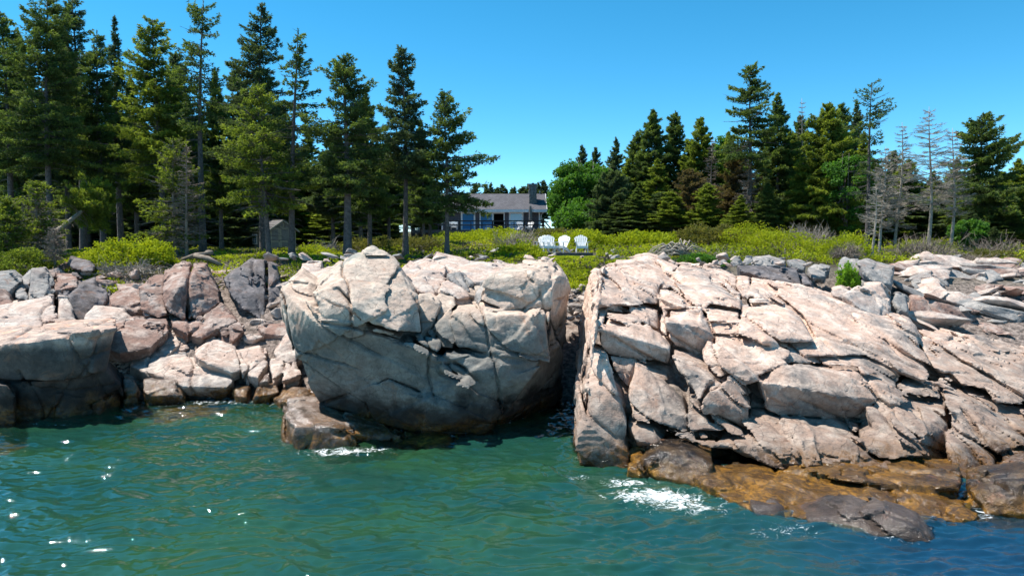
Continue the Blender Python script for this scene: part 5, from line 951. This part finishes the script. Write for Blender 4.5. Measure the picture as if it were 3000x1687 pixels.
for i, q in enumerate([
 ('round bright juniper mound left of the white chairs', 'z3', 280, 1356, 33, 1.15, .75, 'shrub'), ('big yellow green shrub below the half dead spruces at the left', 'ov', 300, 668, 28.5, 1.2, 1.05, 'shrub'), ('yellow green shrub right of the big left one', 'ov', 385, 665, 28.5, .9, .85, 'shrub'),
 ('bright shrub on the hill crest in front of the house deck', 'ov', 1195, 612, 58, 3.6, .75, 'shrub'), ('bright shrub right below the sliding door of the house', 'ov', 1255, 600, 60, 2.6, .8, 'shrub'), ('russet shrub behind the white chairs', 'ov', 1395, 612, 52, 2.4, 1.0, 'shrub_dull'), ('tall yellow shrub right behind the white chairs', 'ov', 1475, 628, 46, 2.4, 1.2, 'shrub'),
 ('shrub between the two tree trunks nearest the house', 'ov', 1050, 636, 40, 1.8, .95, 'shrub_dull'), ('yellow shrub at the foot of the shed', 'ov', 590, 662, 36, 1.2, .4, 'shrub'), ('dark green bush left of the shed', 'ov', 560, 650, 44, 1.6, .45, 'needle'), ('yellow shrub right of the shed', 'ov', 790, 655, 36, 1.5, .7, 'shrub'), ('green low plants between rocks right of the chairs', 'ov', 1760, 668, 29, 1.1, .45, 'leaf'),
 ('yellow shrub below the right forest', 'ov', 1960, 628, 42, 2.4, 1.2, 'shrub'), ('bright shrub left of the thin dead pole', 'ov', 2120, 648, 34, 1.4, 1.1, 'shrub'), ('low shrub under the leafless trees at the right', 'ov', 2330, 640, 42, 2.0, .8, 'shrub'), ('olive shrub at the far right above the rubble', 'ov', 2500, 660, 36, 1.3, .6, 'shrub_dull'), ('bright shrub under the right forest edge', 'ov', 1620, 622, 46, 2.6, 1.1, 'shrub'), ('dull shrub in front of the brown dying spruce', 'ov', 1790, 612, 46, 2.3, 1.2, 'shrub_dull'), ('green shrub in front of the flat branched spruce', 'ov', 1880, 615, 44, 2.0, 1.1, 'shrub'),
 ('olive shrub right of the thick tree trunk', 'ov', 930, 640, 36, 1.6, .8, 'shrub_dull'), ('green patch of shrub under the leaning trunk', 'ov', 60, 680, 27.5, 1.3, .8, 'needle_yellow')]):
    bush(*q[:7], M[q[7]], 10 + i, 3000 if q[4] < 45 else 4200, .09 if q[4] < 45 else .14)
def dead_bush(lab, fr, x, y, Y, rx, rz, n, seed, mat='deadwood', name='dead_bush'):
    rs = np.random.RandomState(seed); c = P(fr, x, y, Y); m = MB()
    for k in range(n):
        a = rs.uniform(0, 6.3); e = rs.uniform(.15, 1.3); l = rs.uniform(.5, 1.05); b = Vector((rs.normal() * rx * .35, rs.normal() * rx * .3, 0))
        d = Vector((math.cos(a) * math.cos(e) * rx, math.sin(a) * math.cos(e) * rx, math.sin(e) * rz)) * l; j = lambda: Vector((rs.normal(), rs.normal(), rs.normal())) * .07
        pts = [b, b + d * .35 + j(), b + d * .7 + j(), b + d + j()]; m.tube(pts, [.022, .016, .011, .004], 3)
        for q in range(3):
            s = pts[rs.randint(1, 3)]; m.tube([s, s + d * .2 + j() * 2, s + d * .35 + j() * 3], [.011, .008, .003], 3)
    o = m.build(name, M[mat]); o.location = c; tag(o, lab, 'dead shrub'); return o
dead_bush('round pale dead bush under the right forest', 'ov', 2035, 620, 44, 1.5, 1.7, 130, 1)
dead_bush('dark tangle of dead branches behind the grey boulders at the right', 'ov', 2310, 655, 36, 1.9, 1.5, 170, 2, 'twig')
dead_bush('wide low brushwood pile above the right rubble field', 'ov', 2390, 668, 33, 2.0, .7, 150, 3, 'twig')
dead_bush('grey brush under the right edge trees', 'ov', 2500, 650, 38, 1.6, 1.3, 130, 4, 'twig')
dead_bush('grey twiggy bush beside the bright juniper mound', 'ov', 1305, 622, 40, 1.2, 1.3, 90, 5)
dead_bush('grey brush right of the shed', 'ov', 815, 645, 38, 1.3, .9, 90, 6)
dead_bush('grey brush among the left bank rocks', 'ov', 345, 690, 27.5, 1.2, .6, 90, 7)
dead_bush('uprooted stump with spread roots above the pink ledge', 'z4', 600, 1310, 31, .7, .6, 90, 8, 'twig', 'stump')
dead_bush('brushwood at the right end of the scrub above the ledge', 'ov', 1790, 655, 31, 1.0, .4, 100, 9)
def driftwood():
    m = MB(); rs = np.random.RandomState(4)
    c0 = Vector(P('z3', 1290, 1330, 31))
    for k in range(60):
        a = c0 + Vector((rs.normal() * .25, rs.normal() * .2, -.05)); s = 1 if rs.random() < .5 else -1
        l = rs.uniform(.3, 1.5); h = rs.uniform(.1, .75) * (1.3 - l * .5); y_ = rs.normal() * .35
        m.tube([a + Vector((-s * .1, 0, h * .3)), a + Vector((s * l * .25, y_ * .3, h)), a + Vector((s * l * .6, y_ * .6, h * .75)), a + Vector((s * l, y_, -.02))], [.045, .035, .02, .006], 5)
        q = a + Vector((s * l * .6, y_ * .6, h * .75)); m.tube([q, q + Vector((s * .2, rs.normal() * .2, rs.uniform(-.2, .15)))], [.015, .004], 3)
    o = m.build('driftwood', M['deadwood'], smooth=True); tag(o, 'arched pile of grey driftwood roots on the slope right of the chairs', 'driftwood')
    m = MB()
    for a, b, r in (((1290, 150, 29), (1480, 100, 29), .10), ((1380, 120, 29), (1570, 185, 28.5), .12), ((1450, 130, 29.4), (1500, 95, 29), .16), ((1330, 130, 29), (1520, 140, 29), .07)):
        p, q = Vector(P('z5', *a)), Vector(P('z5', *b)); m.tube([p, (p + q) / 2 + Vector((0, 0, .08)), q], [r, r * .9, r * .5], 7)
    o = m.build('driftwood', M['twig'], smooth=True); tag(o, 'reddish brown fallen logs lying on the bank behind the peaked boulder', 'driftwood')
driftwood()

# ------------------------------------------------------------------ house
HY = 75.0
def hx(x, Y=HY): return P('zh', x, 400, Y)[0]
def hz(y, Y=HY): return P('zh', 1280, y, Y)[2]
def house():
    x0, x1 = hx(455), hx(1812); ze, zr = hz(488), hz(292, HY + 3.6); fz = hz(752, HY); wf = HY + .45; wb = HY + 6.75
    r = empty('house', ((x0 + x1) / 2, HY + 3.6, fz), 0, 'grey shingled single storey house with stone chimney and deck on the hill', 'house')
    ox, oy, oz = r.location
    def bx(m, a, b, c, d, e, f): m.box(a - ox, b - ox, c - oy, d - oy, e - oz, f - oz); return m
    xl, xr = hx(488, wf), hx(1725, wf)
    wz1 = ze - .02
    wall = MB(); ops = [(730, 912), (965, 1282), (1335, 1517)]; cur = xl
    for a, b in ops:
        A, Bx = hx(a, wf), hx(b, wf); bx(MB(), cur, A, wf, wf + .18, fz, wz1 - .3).build('wall', M['shingle'], r); cur = Bx
    bx(MB(), cur, xr, wf, wf + .18, fz, wz1 - .3).build('wall', M['shingle'], r)
    bx(wall, xl, xr, wf + .04, wf + .182, wz1 - .297, wz1 - .003)
    bx(wall, xl, xl + .18, wf + .18, wb, fz, wz1 - .003); bx(wall, xr - .18, xr, wf + .18, wb, fz, wz1 - .003); bx(wall, xl, xr, wb - .003, wb + .18, fz, wz1 - .003)
    wall.build('wall', M['shingle'], r)
    f = MB(); bx(f, xl, xr, wf + .2, wb, fz - .14, fz - .02); f.build('floor', M['deckwood'], r)
    ga = MB()
    for xx in (xl + .02, xr - .14):
        ga.plank([(xx - ox, wf + .02 - oy, wz1 + .003 - oz), (xx - ox, wb - oy, wz1 + .003 - oz), (xx - ox, (wf + wb) / 2 - oy, zr - .22 - oz)], (.12, 0, 0))
    ga.build('gable', M['white'], r)
    rm = MB(); th = .14; ys, yr, yb = HY - .1, HY + 3.6, HY + 7.3
    for s, (a, b) in enumerate(((ys, yr), (yb, yr))):
        rm.plank([(x0 - ox, a - oy, ze - oz), (x1 - ox, a - oy, ze - oz), (x1 - ox, b - oy, zr - oz), (x0 - ox, b - oy, zr - oz)], (0, 0, -th))
    roof = rm.build('roof', M['roofshingle'], r)
    t = MB(); bx(t, x0 - .01, x1 + .01, ys - .06, ys - .005, ze - .30, ze - .02); bx(t, xl, xr, wf - .04, wf - .003, wz1 - .30, wz1 - .05)
    for a in (xl - .03, xr - .13): bx(t, a, a + .16, wf - .03, wf - .002, fz, wz1 - .30)
    for xx in (x0 - .03, x1 + .0): t.plank([(xx - ox, ys - .05 - oy, ze - .26 - oz), (xx - ox, ys - .05 - oy, ze + .02 - oz), (xx - ox, yr - oy, zr + .03 - oz), (xx - ox, yr - oy, zr - .26 - oz)], (.04, 0, 0))
    t.build('trim', M['white'], r)
    sf = MB(); bx(sf, x0 + .02, x1 - .02, ys + .0, wf - .05, ze - .32, ze - .28); sf.build('soffit', M['white'], r)
    top = wz1 - .30
    for a, b in ops:
        A, Bx = hx(a, wf), hx(b, wf); dbl = b - a > 250; nm = 'door' if dbl else 'window'
        fr = MB(); w_ = .17 if not dbl else .12
        bx(fr, A, A + w_, wf - .05, wf + .1, fz, top); bx(fr, Bx - w_, Bx, wf - .05, wf + .1, fz, top); bx(fr, A + w_, Bx - w_, wf - .05, wf + .1, top - .12, top); bx(fr, A + w_, Bx - w_, wf - .05, wf + .1, fz, fz + .12)
        if dbl:
            mid = hx(1130, wf); bx(fr, mid - .06, mid + .06, wf - .03, wf + .08, fz + .12, top - .12)
            o = fr.build(nm, M['white'], r); g = MB(); bx(g, A + w_, mid - .06, wf + .02, wf + .04, fz + .12, top - .12); g.build('pane', M['glass'], o)
            g = MB(); bx(g, mid + .06, mid + .12, wf + .05, wf + .09, fz + .12, top - .12); g.build('screen_frame', M['metal'], o)
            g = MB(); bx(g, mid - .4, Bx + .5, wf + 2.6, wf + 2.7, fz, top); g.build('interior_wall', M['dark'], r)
        else:
            hzl = fz + .62 if a > 0 else 0
            bx(fr, A + w_, Bx - w_, wf - .04, wf + .09, hzl, hzl + .06); o = fr.build(nm, M['white'], r)
            g = MB(); bx(g, A + w_, Bx - w_, wf + .02, wf + .04, hzl + .06, top - .12); bx(g, A + w_, Bx - w_, wf + .02, wf + .04, fz + .12, hzl); g.build('pane', M['glass'], o)
    # chimney
    ca, cb_ = hx(1592, HY + 1.2), hx(1685, HY + 1.2); cz = hz(165, HY + 1.2)
    ch = MB(); rs = random.Random(2); z = ze - .2
    while z < cz - .12:
        h = rs.uniform(.10, .17); q = rs.uniform(-.05, .03); bx(ch, ca - .03 + q, cb_ + rs.uniform(-.04, .04), HY + 1.2 + rs.uniform(-.05, .02), HY + 2.3 + rs.uniform(-.03, .03), z, z + h - .015); z += h
    bx(ch, ca + .02, cb_ - .05, HY + 1.25, HY + 2.25, ze - .2, cz - .1)
    c = ch.build('chimney', M['stone'], r, bevel=.02)
    cp = MB(); bx(cp, ca - .04, cb_ + .04, HY + 1.15, HY + 2.35, cz - .1, cz); cp.build('cap', M['stone'], c)
    cp = MB(); bx(cp, ca + .28, cb_ - .3, HY + 1.5, HY + 2.0, cz + .003, cz + .12); cp.build('flue', M['dark'], c)
    v = MB(); vx = hx(1725, HY + 3.4); v.tube([(vx - ox, 0, zr - .3 - oz), (vx - ox, 0, zr + .22 - oz)], [.05, .05], 8); v.tube([(vx - ox, 0, zr + .2 - oz), (vx - ox, 0, zr + .3 - oz)], [.09, .09], 8); v.build('vent_pipe', M['metal'], r)
    g = MB(); g.tube([(x1 - .75 - ox, wf - .06 - oy, fz + .2 - oz), (x1 - .55 - ox, wf - .06 - oy, ze - .5 - oz), (x1 - .3 - ox, ys - oy, ze - .3 - oz)], [.04] * 3, 6); g.build('downspout', M['white'], r)
    # deck
    dy0, dy1 = HY - 3.4, HY + .4; dl, dr = hx(118, dy0), hx(1768, dy0); dz = hz(745, dy0)
    dk = MB(); bx(dk, dl, dr, dy0, dy1, dz - .05, dz); bx(dk, dl, dr, dy0 - .04, dy0 - .004, dz - .32, dz + .01); bx(dk, dl, dl + .05, dy0, dy1, dz - .32, dz - .053)
    d = dk.build('deck', M['deckwood'], r)
    pm = MB()
    for k in range(7): xx = dl + .4 + (dr - dl - .8) * k / 6; bx(pm, xx, xx + .15, dy0 + .1, dy0 + .25, gz(xx, dy0) - .3, dz - .053)
    for k in range(4): xx = dl + .6 + k * .3
    pm.build('deck_post', M['deckwood'], d)
    sk = MB(); bx(sk, dl + .3, dr - .1, dy0 + 1.2, dy0 + 1.3, gz(dl, dy0) - .5, dz - .06); sk.build('skirt', simple('tan foundation boards', (.16, .11, .06), .8, .2), d)
    rl = MB(); xs0 = hx(440, dy0)
    for yy, hh in ((628, .10), (680, .10)):
        zz = hz(yy, dy0); bx(rl, xs0, dr + .05, dy0 - .02, dy0 + .10, zz - hh, zz + .02)
    zz = hz(662, dy0); bx(rl, dl + .6, xs0 - .003, dy0 - .02, dy0 + .1, zz - .09, zz)
    for q in (445, 545, 712, 855, 995, 1130, 1270, 1400, 1530, 1755):
        xx = hx(q, dy0); w_ = .13 if q in (712, 1530, 1130) else .08; bx(rl, xx - w_ / 2, xx + w_ / 2, dy0 + .103, dy0 + .19, dz, hz(626, dy0))
    for q in (130, 260, 350): xx = hx(q, dy0); bx(rl, xx - .05, xx + .05, dy0 + .103, dy0 + .19, dz, hz(662, dy0))
    for s in (0, .35): bx(rl, dr - .04, dr + .04, dy0 + .2, dy1 - .4, dz + .95 - s * 1.1, dz + 1.03 - s * 1.1)
    rl.build('railing', M['darkrail'], d)
    sr = MB(); p0 = Vector((dr - ox + .1, dy0 + .6 - oy, dz + 1.0 - oz)); sr.tube([p0, p0 + Vector((1.05, -.2, -1.25))], [.07, .07], 4); sr.tube([p0 + Vector((0, 0, -.45)), p0 + Vector((.95, -.2, -1.6))], [.05, .05], 4); sr.build('stair_rail', M['deckwood'], d)
    return dz, dy0
dz, dy0 = house()
# closed parasol on deck
def parasol():
    Y = HY - 2.0; x = hx(1605, Y); zt = hz(432, Y)
    r = empty('parasol', (x, Y, dz), 0, 'closed grey brown patio umbrella standing on the house deck', 'umbrella')
    m = MB(); m.tube([(0, 0, 0), (0, 0, zt - dz + .05)], [.03, .02], 8); m.build('pole', M['metal'], r)
    m = MB(); H = zt - dz; sides = 16; prof = [(.30 * H, .10), (.34 * H, .17), (.5 * H, .20), (.7 * H, .18), (.86 * H, .14), (.97 * H, .10), (1.0 * H, .02)]; vs = []
    for z, q in prof:
        for k in range(sides): a = 2 * math.pi * k / sides; rr = q * (1.15 if k % 2 else .78); vs.append((rr * math.cos(a), rr * math.sin(a), z))
    fs = [(i * sides + k, i * sides + (k + 1) % sides, (i + 1) * sides + (k + 1) % sides, (i + 1) * sides + k) for i in range(len(prof) - 1) for k in range(sides)]
    m.add(vs, fs); m.build('canopy', M['canvas'], r)
    m = MB(); m.box(-.25, .25, -.25, .25, 0, .07); m.build('base', M['dark'], r, bevel=.01)
    r = empty('patio_heater_pole', (hx(1637, Y), Y, dz), 0, 'thin dark pole standing right beside the closed umbrella', 'pole')
    m = MB(); m.tube([(0, 0, 0), (0, 0, hz(462, Y) - dz)], [.03, .03], 8); m.build('pole', M['darkrail'], r); m = MB(); m.tube([(0, 0, 0), (0, 0, .05)], [.15, .15], 10); m.build('base', M['darkrail'], r)
parasol()
# adirondack chairs
def adirondack(name, loc, rz, lab, group):
    r = empty(name, loc, rz, lab, 'chair', group); W = M['white']; w2 = .27
    m = MB()                                        # back slats fan, curved top
    tilt = math.radians(24)
    for k in range(7):
        u = (k - 3) / 3; xb = u * .20; xt = u * .315; top = .70 - .17 * u * u; hw0, hw1 = .028, .042
        def q(x, h): return (x, .30 + math.sin(tilt) * h, .30 + math.cos(tilt) * h)
        pts = [q(xb - hw0, 0), q(xb + hw0, 0), q(xt + hw1, top - .01 * (u > 0)), q(xt, top + .018), q(xt - hw1, top - .01 * (u < 0))]
        m.plank(pts, (0, .02, .008))
    m.build('backrest', W, r)
    m = MB(); m.plank([(-.27, .40, .48), (.27, .40, .48), (.27, .43, .56), (-.27, .43, .56)], (0, .025, -.01)); m.plank([(-.31, .53, .80), (.31, .53, .80), (.31, .555, .86), (-.31, .555, .86)], (0, .025, -.01)); m.build('back_brace', W, r)
    m = MB()
    for k in range(6): y = -.24 + k * .10; z = .37 - (k * .018); m.plank([(-w2, y, z), (w2, y, z), (w2, y + .09, z - .012), (-w2, y + .09, z - .012)], (0, 0, -.02))
    m.box(-w2, w2, -.285, -.262, .24, .372); m.build('seat', W, r)
    for s in (-1, 1):
        a = MB(); x = s * .33; a.plank([(x - .075, -.34, .56), (x + .075, -.34, .56), (x + .08, .1, .56), (x + .045, .46, .56), (x - .03, .46, .56), (x - .06, .1, .56)], (0, 0, .024)); a.build('armrest', W, r)
        l = MB(); x = s * .295; l.box(x - .014, x + .014, -.30, -.19, 0, .555); l.build('leg', W, r)
        l = MB(); x = s * .272; l.plank([(x - .003, -.26, .24), (x - .003, -.26, .36), (x - .003, .35, .26), (x - .003, .72, .06), (x - .003, .72, 0), (x - .003, .62, 0)], (-.022 * s, 0, 0)); l.build('leg', W, r)
    return r
PYc = 36.0; pz = P('zh', 2000, 1035, PYc)[2]
plat = MB(); xa, xb_ = P('zh', 1790, 1040, PYc)[0], P('zh', 2392, 1040, PYc)[0]
plat0 = empty('wooden_platform', ((xa + xb_) / 2, PYc + 1.1, pz), 0, 'small weathered wooden deck platform carrying the white chairs', 'platform')
pw = (xb_ - xa) / 2
for k in range(15): plat.box(-pw, pw, -1.1 + k * .148, -1.1 + k * .148 + .138, -.04, 0)
plat.build('boards', M['deckwood'], plat0)
pf = MB(); pf.box(-pw, pw, -1.14, -1.105, -.19, .005); pf.box(-pw, pw, 1.12, 1.155, -.19, .005); pf.box(-pw + .0, -pw + .04, -1.1, 1.11, -.19, -.043); pf.box(pw - .04, pw, -1.1, 1.11, -.19, -.043); pf.build('frame', M['deckwood'], plat0)
ps = MB()
for sx in (-1, 1):
    for sy in (-1, 1): ps.box(sx * (pw - .2) - .06, sx * (pw - .2) + .06, sy * .95 - .06, sy * .95 + .06, -.9, -.044)
ps.build('leg', M['deckwood'], plat0)
def cx(q, Y): return P('zh', q, 1035, Y)[0]
GC = 'white slatted chairs on the wooden platform'
adirondack('adirondack_chair', (cx(1838, 36.6), 36.6, pz), .04, 'white slatted garden chair at the left front of the platform, overlapping another behind it', GC)
adirondack('adirondack_chair', (cx(1762, 37.3), 37.35, pz), -.22, 'white slatted garden chair mostly hidden behind the left front one', GC)
adirondack('adirondack_chair', (cx(2030, 36.9) - .2, 37.0, pz), -.5, 'white slatted garden chair in the middle, turned towards the left', GC)
adirondack('adirondack_chair', (cx(2222, 36.6) + .12, 36.6, pz), .0, 'white slatted garden chair at the right end of the platform', GC)
for q, Y, rz, lab in ((640, 73.6, .1, 'white slatted chair on the house deck left of the first window'), (1585, 72.9, -.5, 'white slatted chair on the house deck below the closed umbrella'), (1490, 72.9, .3, 'white slatted chair low on the house deck left of the umbrella')):
    adirondack('adirondack_chair', (hx(q, Y), Y, dz), rz, lab, 'white chairs on the house deck')
def deck_set(name, q0, q1, lab, Y=72.8):
    a, b = hx(q0, Y), hx(q1, Y); r = empty(name, ((a + b) / 2, Y, dz), 0, lab, 'bench'); w_ = (b - a) / 2
    m = MB(); m.box(-w_, w_, -.3, .3, .42, .48); m.build('seat', M['white'], r); m = MB(); m.box(-w_, w_, .26, .32, .78, .88)
    n = int(w_ * 2 / .16)
    for k in range(n + 1): x = -w_ + .03 + (2 * w_ - .06) * k / n; m.box(x - .025, x + .025, .263, .317, .483, .777)
    m.build('backrest', M['white'], r)
    for sx in (-1, 1):
        for sy in (-1, 1): l = MB(); l.box(sx * (w_ - .06) - .035, sx * (w_ - .06) + .035, sy * .25 - .035, sy * .25 + .035, 0, .417); l.build('leg', M['white'], r)
deck_set('bench', 560, 690, 'white slatted bench on the house deck behind the near tree trunk')
deck_set('bench', 190, 255, 'small white slatted seat at the left end of the house deck')

# ------------------------------------------------------------------ shed
def shed():
    Y = 54.0
    def sx(x, y_=Y): return P('zs', x, 700, y_)[0]
    def sz(y, y_=Y): return P('zs', 1240, y, y_)[2]
    w_ = (sx(1570) - sx(1000)) / 1.0; z0 = sz(990); hw = sz(535) - z0; hr = sz(320) - z0
    d = 3.6; rz = math.radians(38)
    r = empty('shed', (sx(1000), Y, z0), -.0, 'small grey garden shed with double doors among the spruce trunks', 'shed'); r.rotation_euler = (0, 0, 0)
    # local frame: front wall along +x from origin, side wall recedes to the left and back
    f = w_
    back = Vector((sx(445, Y + 2.6) - sx(1000), 2.6, 0))      # left-rear corner
    A = Vector((0, 0, 0)); Bp = Vector((f, 0, 0)); C_ = Bp + back; D = A + back; U = Vector((0, 0, 1))
    m = MB(); m.add([A - U * .3, Bp - U * .3, Bp + U * hw, (A + Bp) / 2 + U * (hr - .12), A + U * hw, D - U * .3, C_ - U * .3, C_ + U * hw, (C_ + D) / 2 + U * (hr - .12), D + U * hw],
                    [(0, 1, 2, 3, 4), (9, 8, 7, 6, 5), (0, 4, 9, 5), (1, 6, 7, 2)]); m.build('wall', M['shedwall'], r)
    # battens
    m = MB()
    for k in range(1, 20): x = f * k / 20; zt = hw + (hr - hw) * (1 - abs(2 * k / 20 - 1)) - .25; m.box(x - .008, x + .008, -.012, -.001, -.1, zt)
    m.build('battens', M['shedwall'], r)
    ov = .18; n_ = back.normalized(); m = MB(); F0 = -n_ * ov; F1 = back + n_ * ov; rid = Vector((f / 2, 0, hr)); sl = Vector((-ov - .02, 0, hw - .08)); srr = Vector((f + ov + .02, 0, hw - .08))
    m.plank([sl + F0, rid + F0, rid + F1, sl + F1], (0, 0, -.07)); m.plank([rid + F0, srr + F0, srr + F1, rid + F1], (0, 0, -.07)); roof = m.build('roof', simple('pale shed roof', (.11, .10, .095), .8, .2), r)
    m = MB()
    for a, b in ((sl, rid), (rid, srr)): q = F0 - n_ * .03; m.plank([a + q + U * .01, b + q + U * .01, b + q - U * .13, a + q - U * .13], tuple(n_ * .028))
    q = Vector((-.03, 0, 0)); m.plank([sl + F0 + q, sl + F1 + q, sl + F1 + q - U * .12, sl + F0 + q - U * .12], (-.03, 0, 0)); m.build('trim', M['trimtan'], r)
    m = MB()
    for x in (0.0, f - .09): m.box(x, x + .09, -.03, -.003, -.2, hw - .05)
    m.plank([D + Vector((-.02, 0, -.2)), D + Vector((-.02, 0, hw - .1)), D * .97 + Vector((-.02, 0, hw - .1)), D * .97 + Vector((-.02, 0, -.2))], (-.03, 0, 0)); m.build('corner_board', M['trimtan'], r)
    dx0, dx1, dh = f * .08, f * .86, sz(490) - z0; mid = f * .42
    for a, b in ((f * .07, f * .415), (f * .43, f * .78)):
        p = MB(); p.box(a, b, -.05, -.03, 0, dh); dd = p.build('door', M['shedwall'], r); t = MB(); tw = .1
        t.box(a, a + tw, -.075, -.053, 0, dh); t.box(b - tw, b, -.075, -.053, 0, dh)
        for z in (0, dh * .4, dh - tw): t.box(a + tw, b - tw, -.075, -.053, z, z + tw)
        t.build('door_frame', M['trimtan'], dd)
        h = MB(); h.box(b - .09, b - .02, -.1, -.078, dh * .42, dh * .42 + .06); h.build('handle', M['dark'], dd)
    g = MB(); g.box(f / 2 - .17, f / 2 + .17, -.05, -.02, dh + .05, dh + .42); v = g.build('gable_vent', M['trimtan'], r); g = MB(); g.box(f / 2 - .1, f / 2 + .1, -.065, -.053, dh + .12, dh + .35); g.build('louvre', M['shedwall'], v)
    # side window
    e = back; s0, s1 = .42, .60; za, zb = .55, hw - .30; off = Vector((-.03, 0, 0))
    g = MB(); g.plank([e * s0 + U * za + off, e * s1 + U * za + off, e * s1 + U * zb + off, e * s0 + U * zb + off], (-.02, 0, 0)); wd = g.build('window', M['white'], r)
    off = Vector((-.056, 0, 0)); g = MB()
    for i in range(2):
        for j in range(4):
            a = s0 + .025 + (s1 - s0 - .05) * i / 2 + .006; b = s0 + .025 + (s1 - s0 - .05) * (i + 1) / 2 - .006; c = za + .1 + (zb - za - .16) * j / 4 + .015; d_ = za + .1 + (zb - za - .16) * (j + 1) / 4 - .015
            g.plank([e * a + U * c + off, e * b + U * c + off, e * b + U * d_ + off, e * a + U * d_ + off], (-.008, 0, 0))
    g.build('pane', M['glass'], wd)
shed()
# ------------------------------------------------------------------ second cottage behind the right trees
def cottage():
    Y = 68.0; X = lambda q: P('ov', q, 600, Y)[0]; Z = lambda q: P('ov', 2350, q, Y)[2]
    r = empty('cottage', (X(2360), Y + 2, Z(622)), 0, 'low cottage with pale green roof glimpsed between the leafless trees at the right', 'house'); ox, oy, oz = r.location
    m = MB(); m.box(X(2290) - ox, X(2420) - ox, Y - oy, Y + 5 - oy, Z(640) - oz, Z(585) - oz); m.build('wall', simple('pale brown cottage wall', (.22, .18, .15), .8, .2), r)
    m = MB(); a, b = X(2280) - ox, X(2432) - ox
    m.plank([(a, -2.6, Z(584) - oz), (b, -2.6, Z(584) - oz), (b, .5, Z(562) - oz), (a, .5, Z(562) - oz)], (0, 0, -.12)); m.plank([(a, 3.6, Z(584) - oz), (b, 3.6, Z(584) - oz), (b, .5, Z(562) - oz), (a, .5, Z(562) - oz)], (0, 0, -.12)); m.build('roof', M['greenroof'], r)
    for q in (2310, 2350, 2395):
        m = MB(); m.box(X(q) - .5 - ox, X(q) + .5 - ox, -2.06, -2.01, Z(612) - oz, Z(592) - oz); w_ = m.build('window', M['white'], r); m = MB(); m.box(X(q) - .38 - ox, X(q) + .38 - ox, -2.1, -2.065, Z(610) - oz, Z(594) - oz); m.build('pane', M['glass'], w_)
    m = MB(); m.box(X(2230) - ox, X(2430) - ox, -4, -2.1, Z(620) - oz, Z(616) - oz)
    for k in range(16): x = X(2230 + k * 13.2) - ox; m.box(x - .05, x + .05, -4.0, -3.9, Z(616) - oz + .003, Z(598) - oz)
    m.box(X(2230) - ox, X(2430) - ox, -4.02, -3.88, Z(598) - oz + .003, Z(596) - oz); m.build('porch', M['white'], r)
cottage()
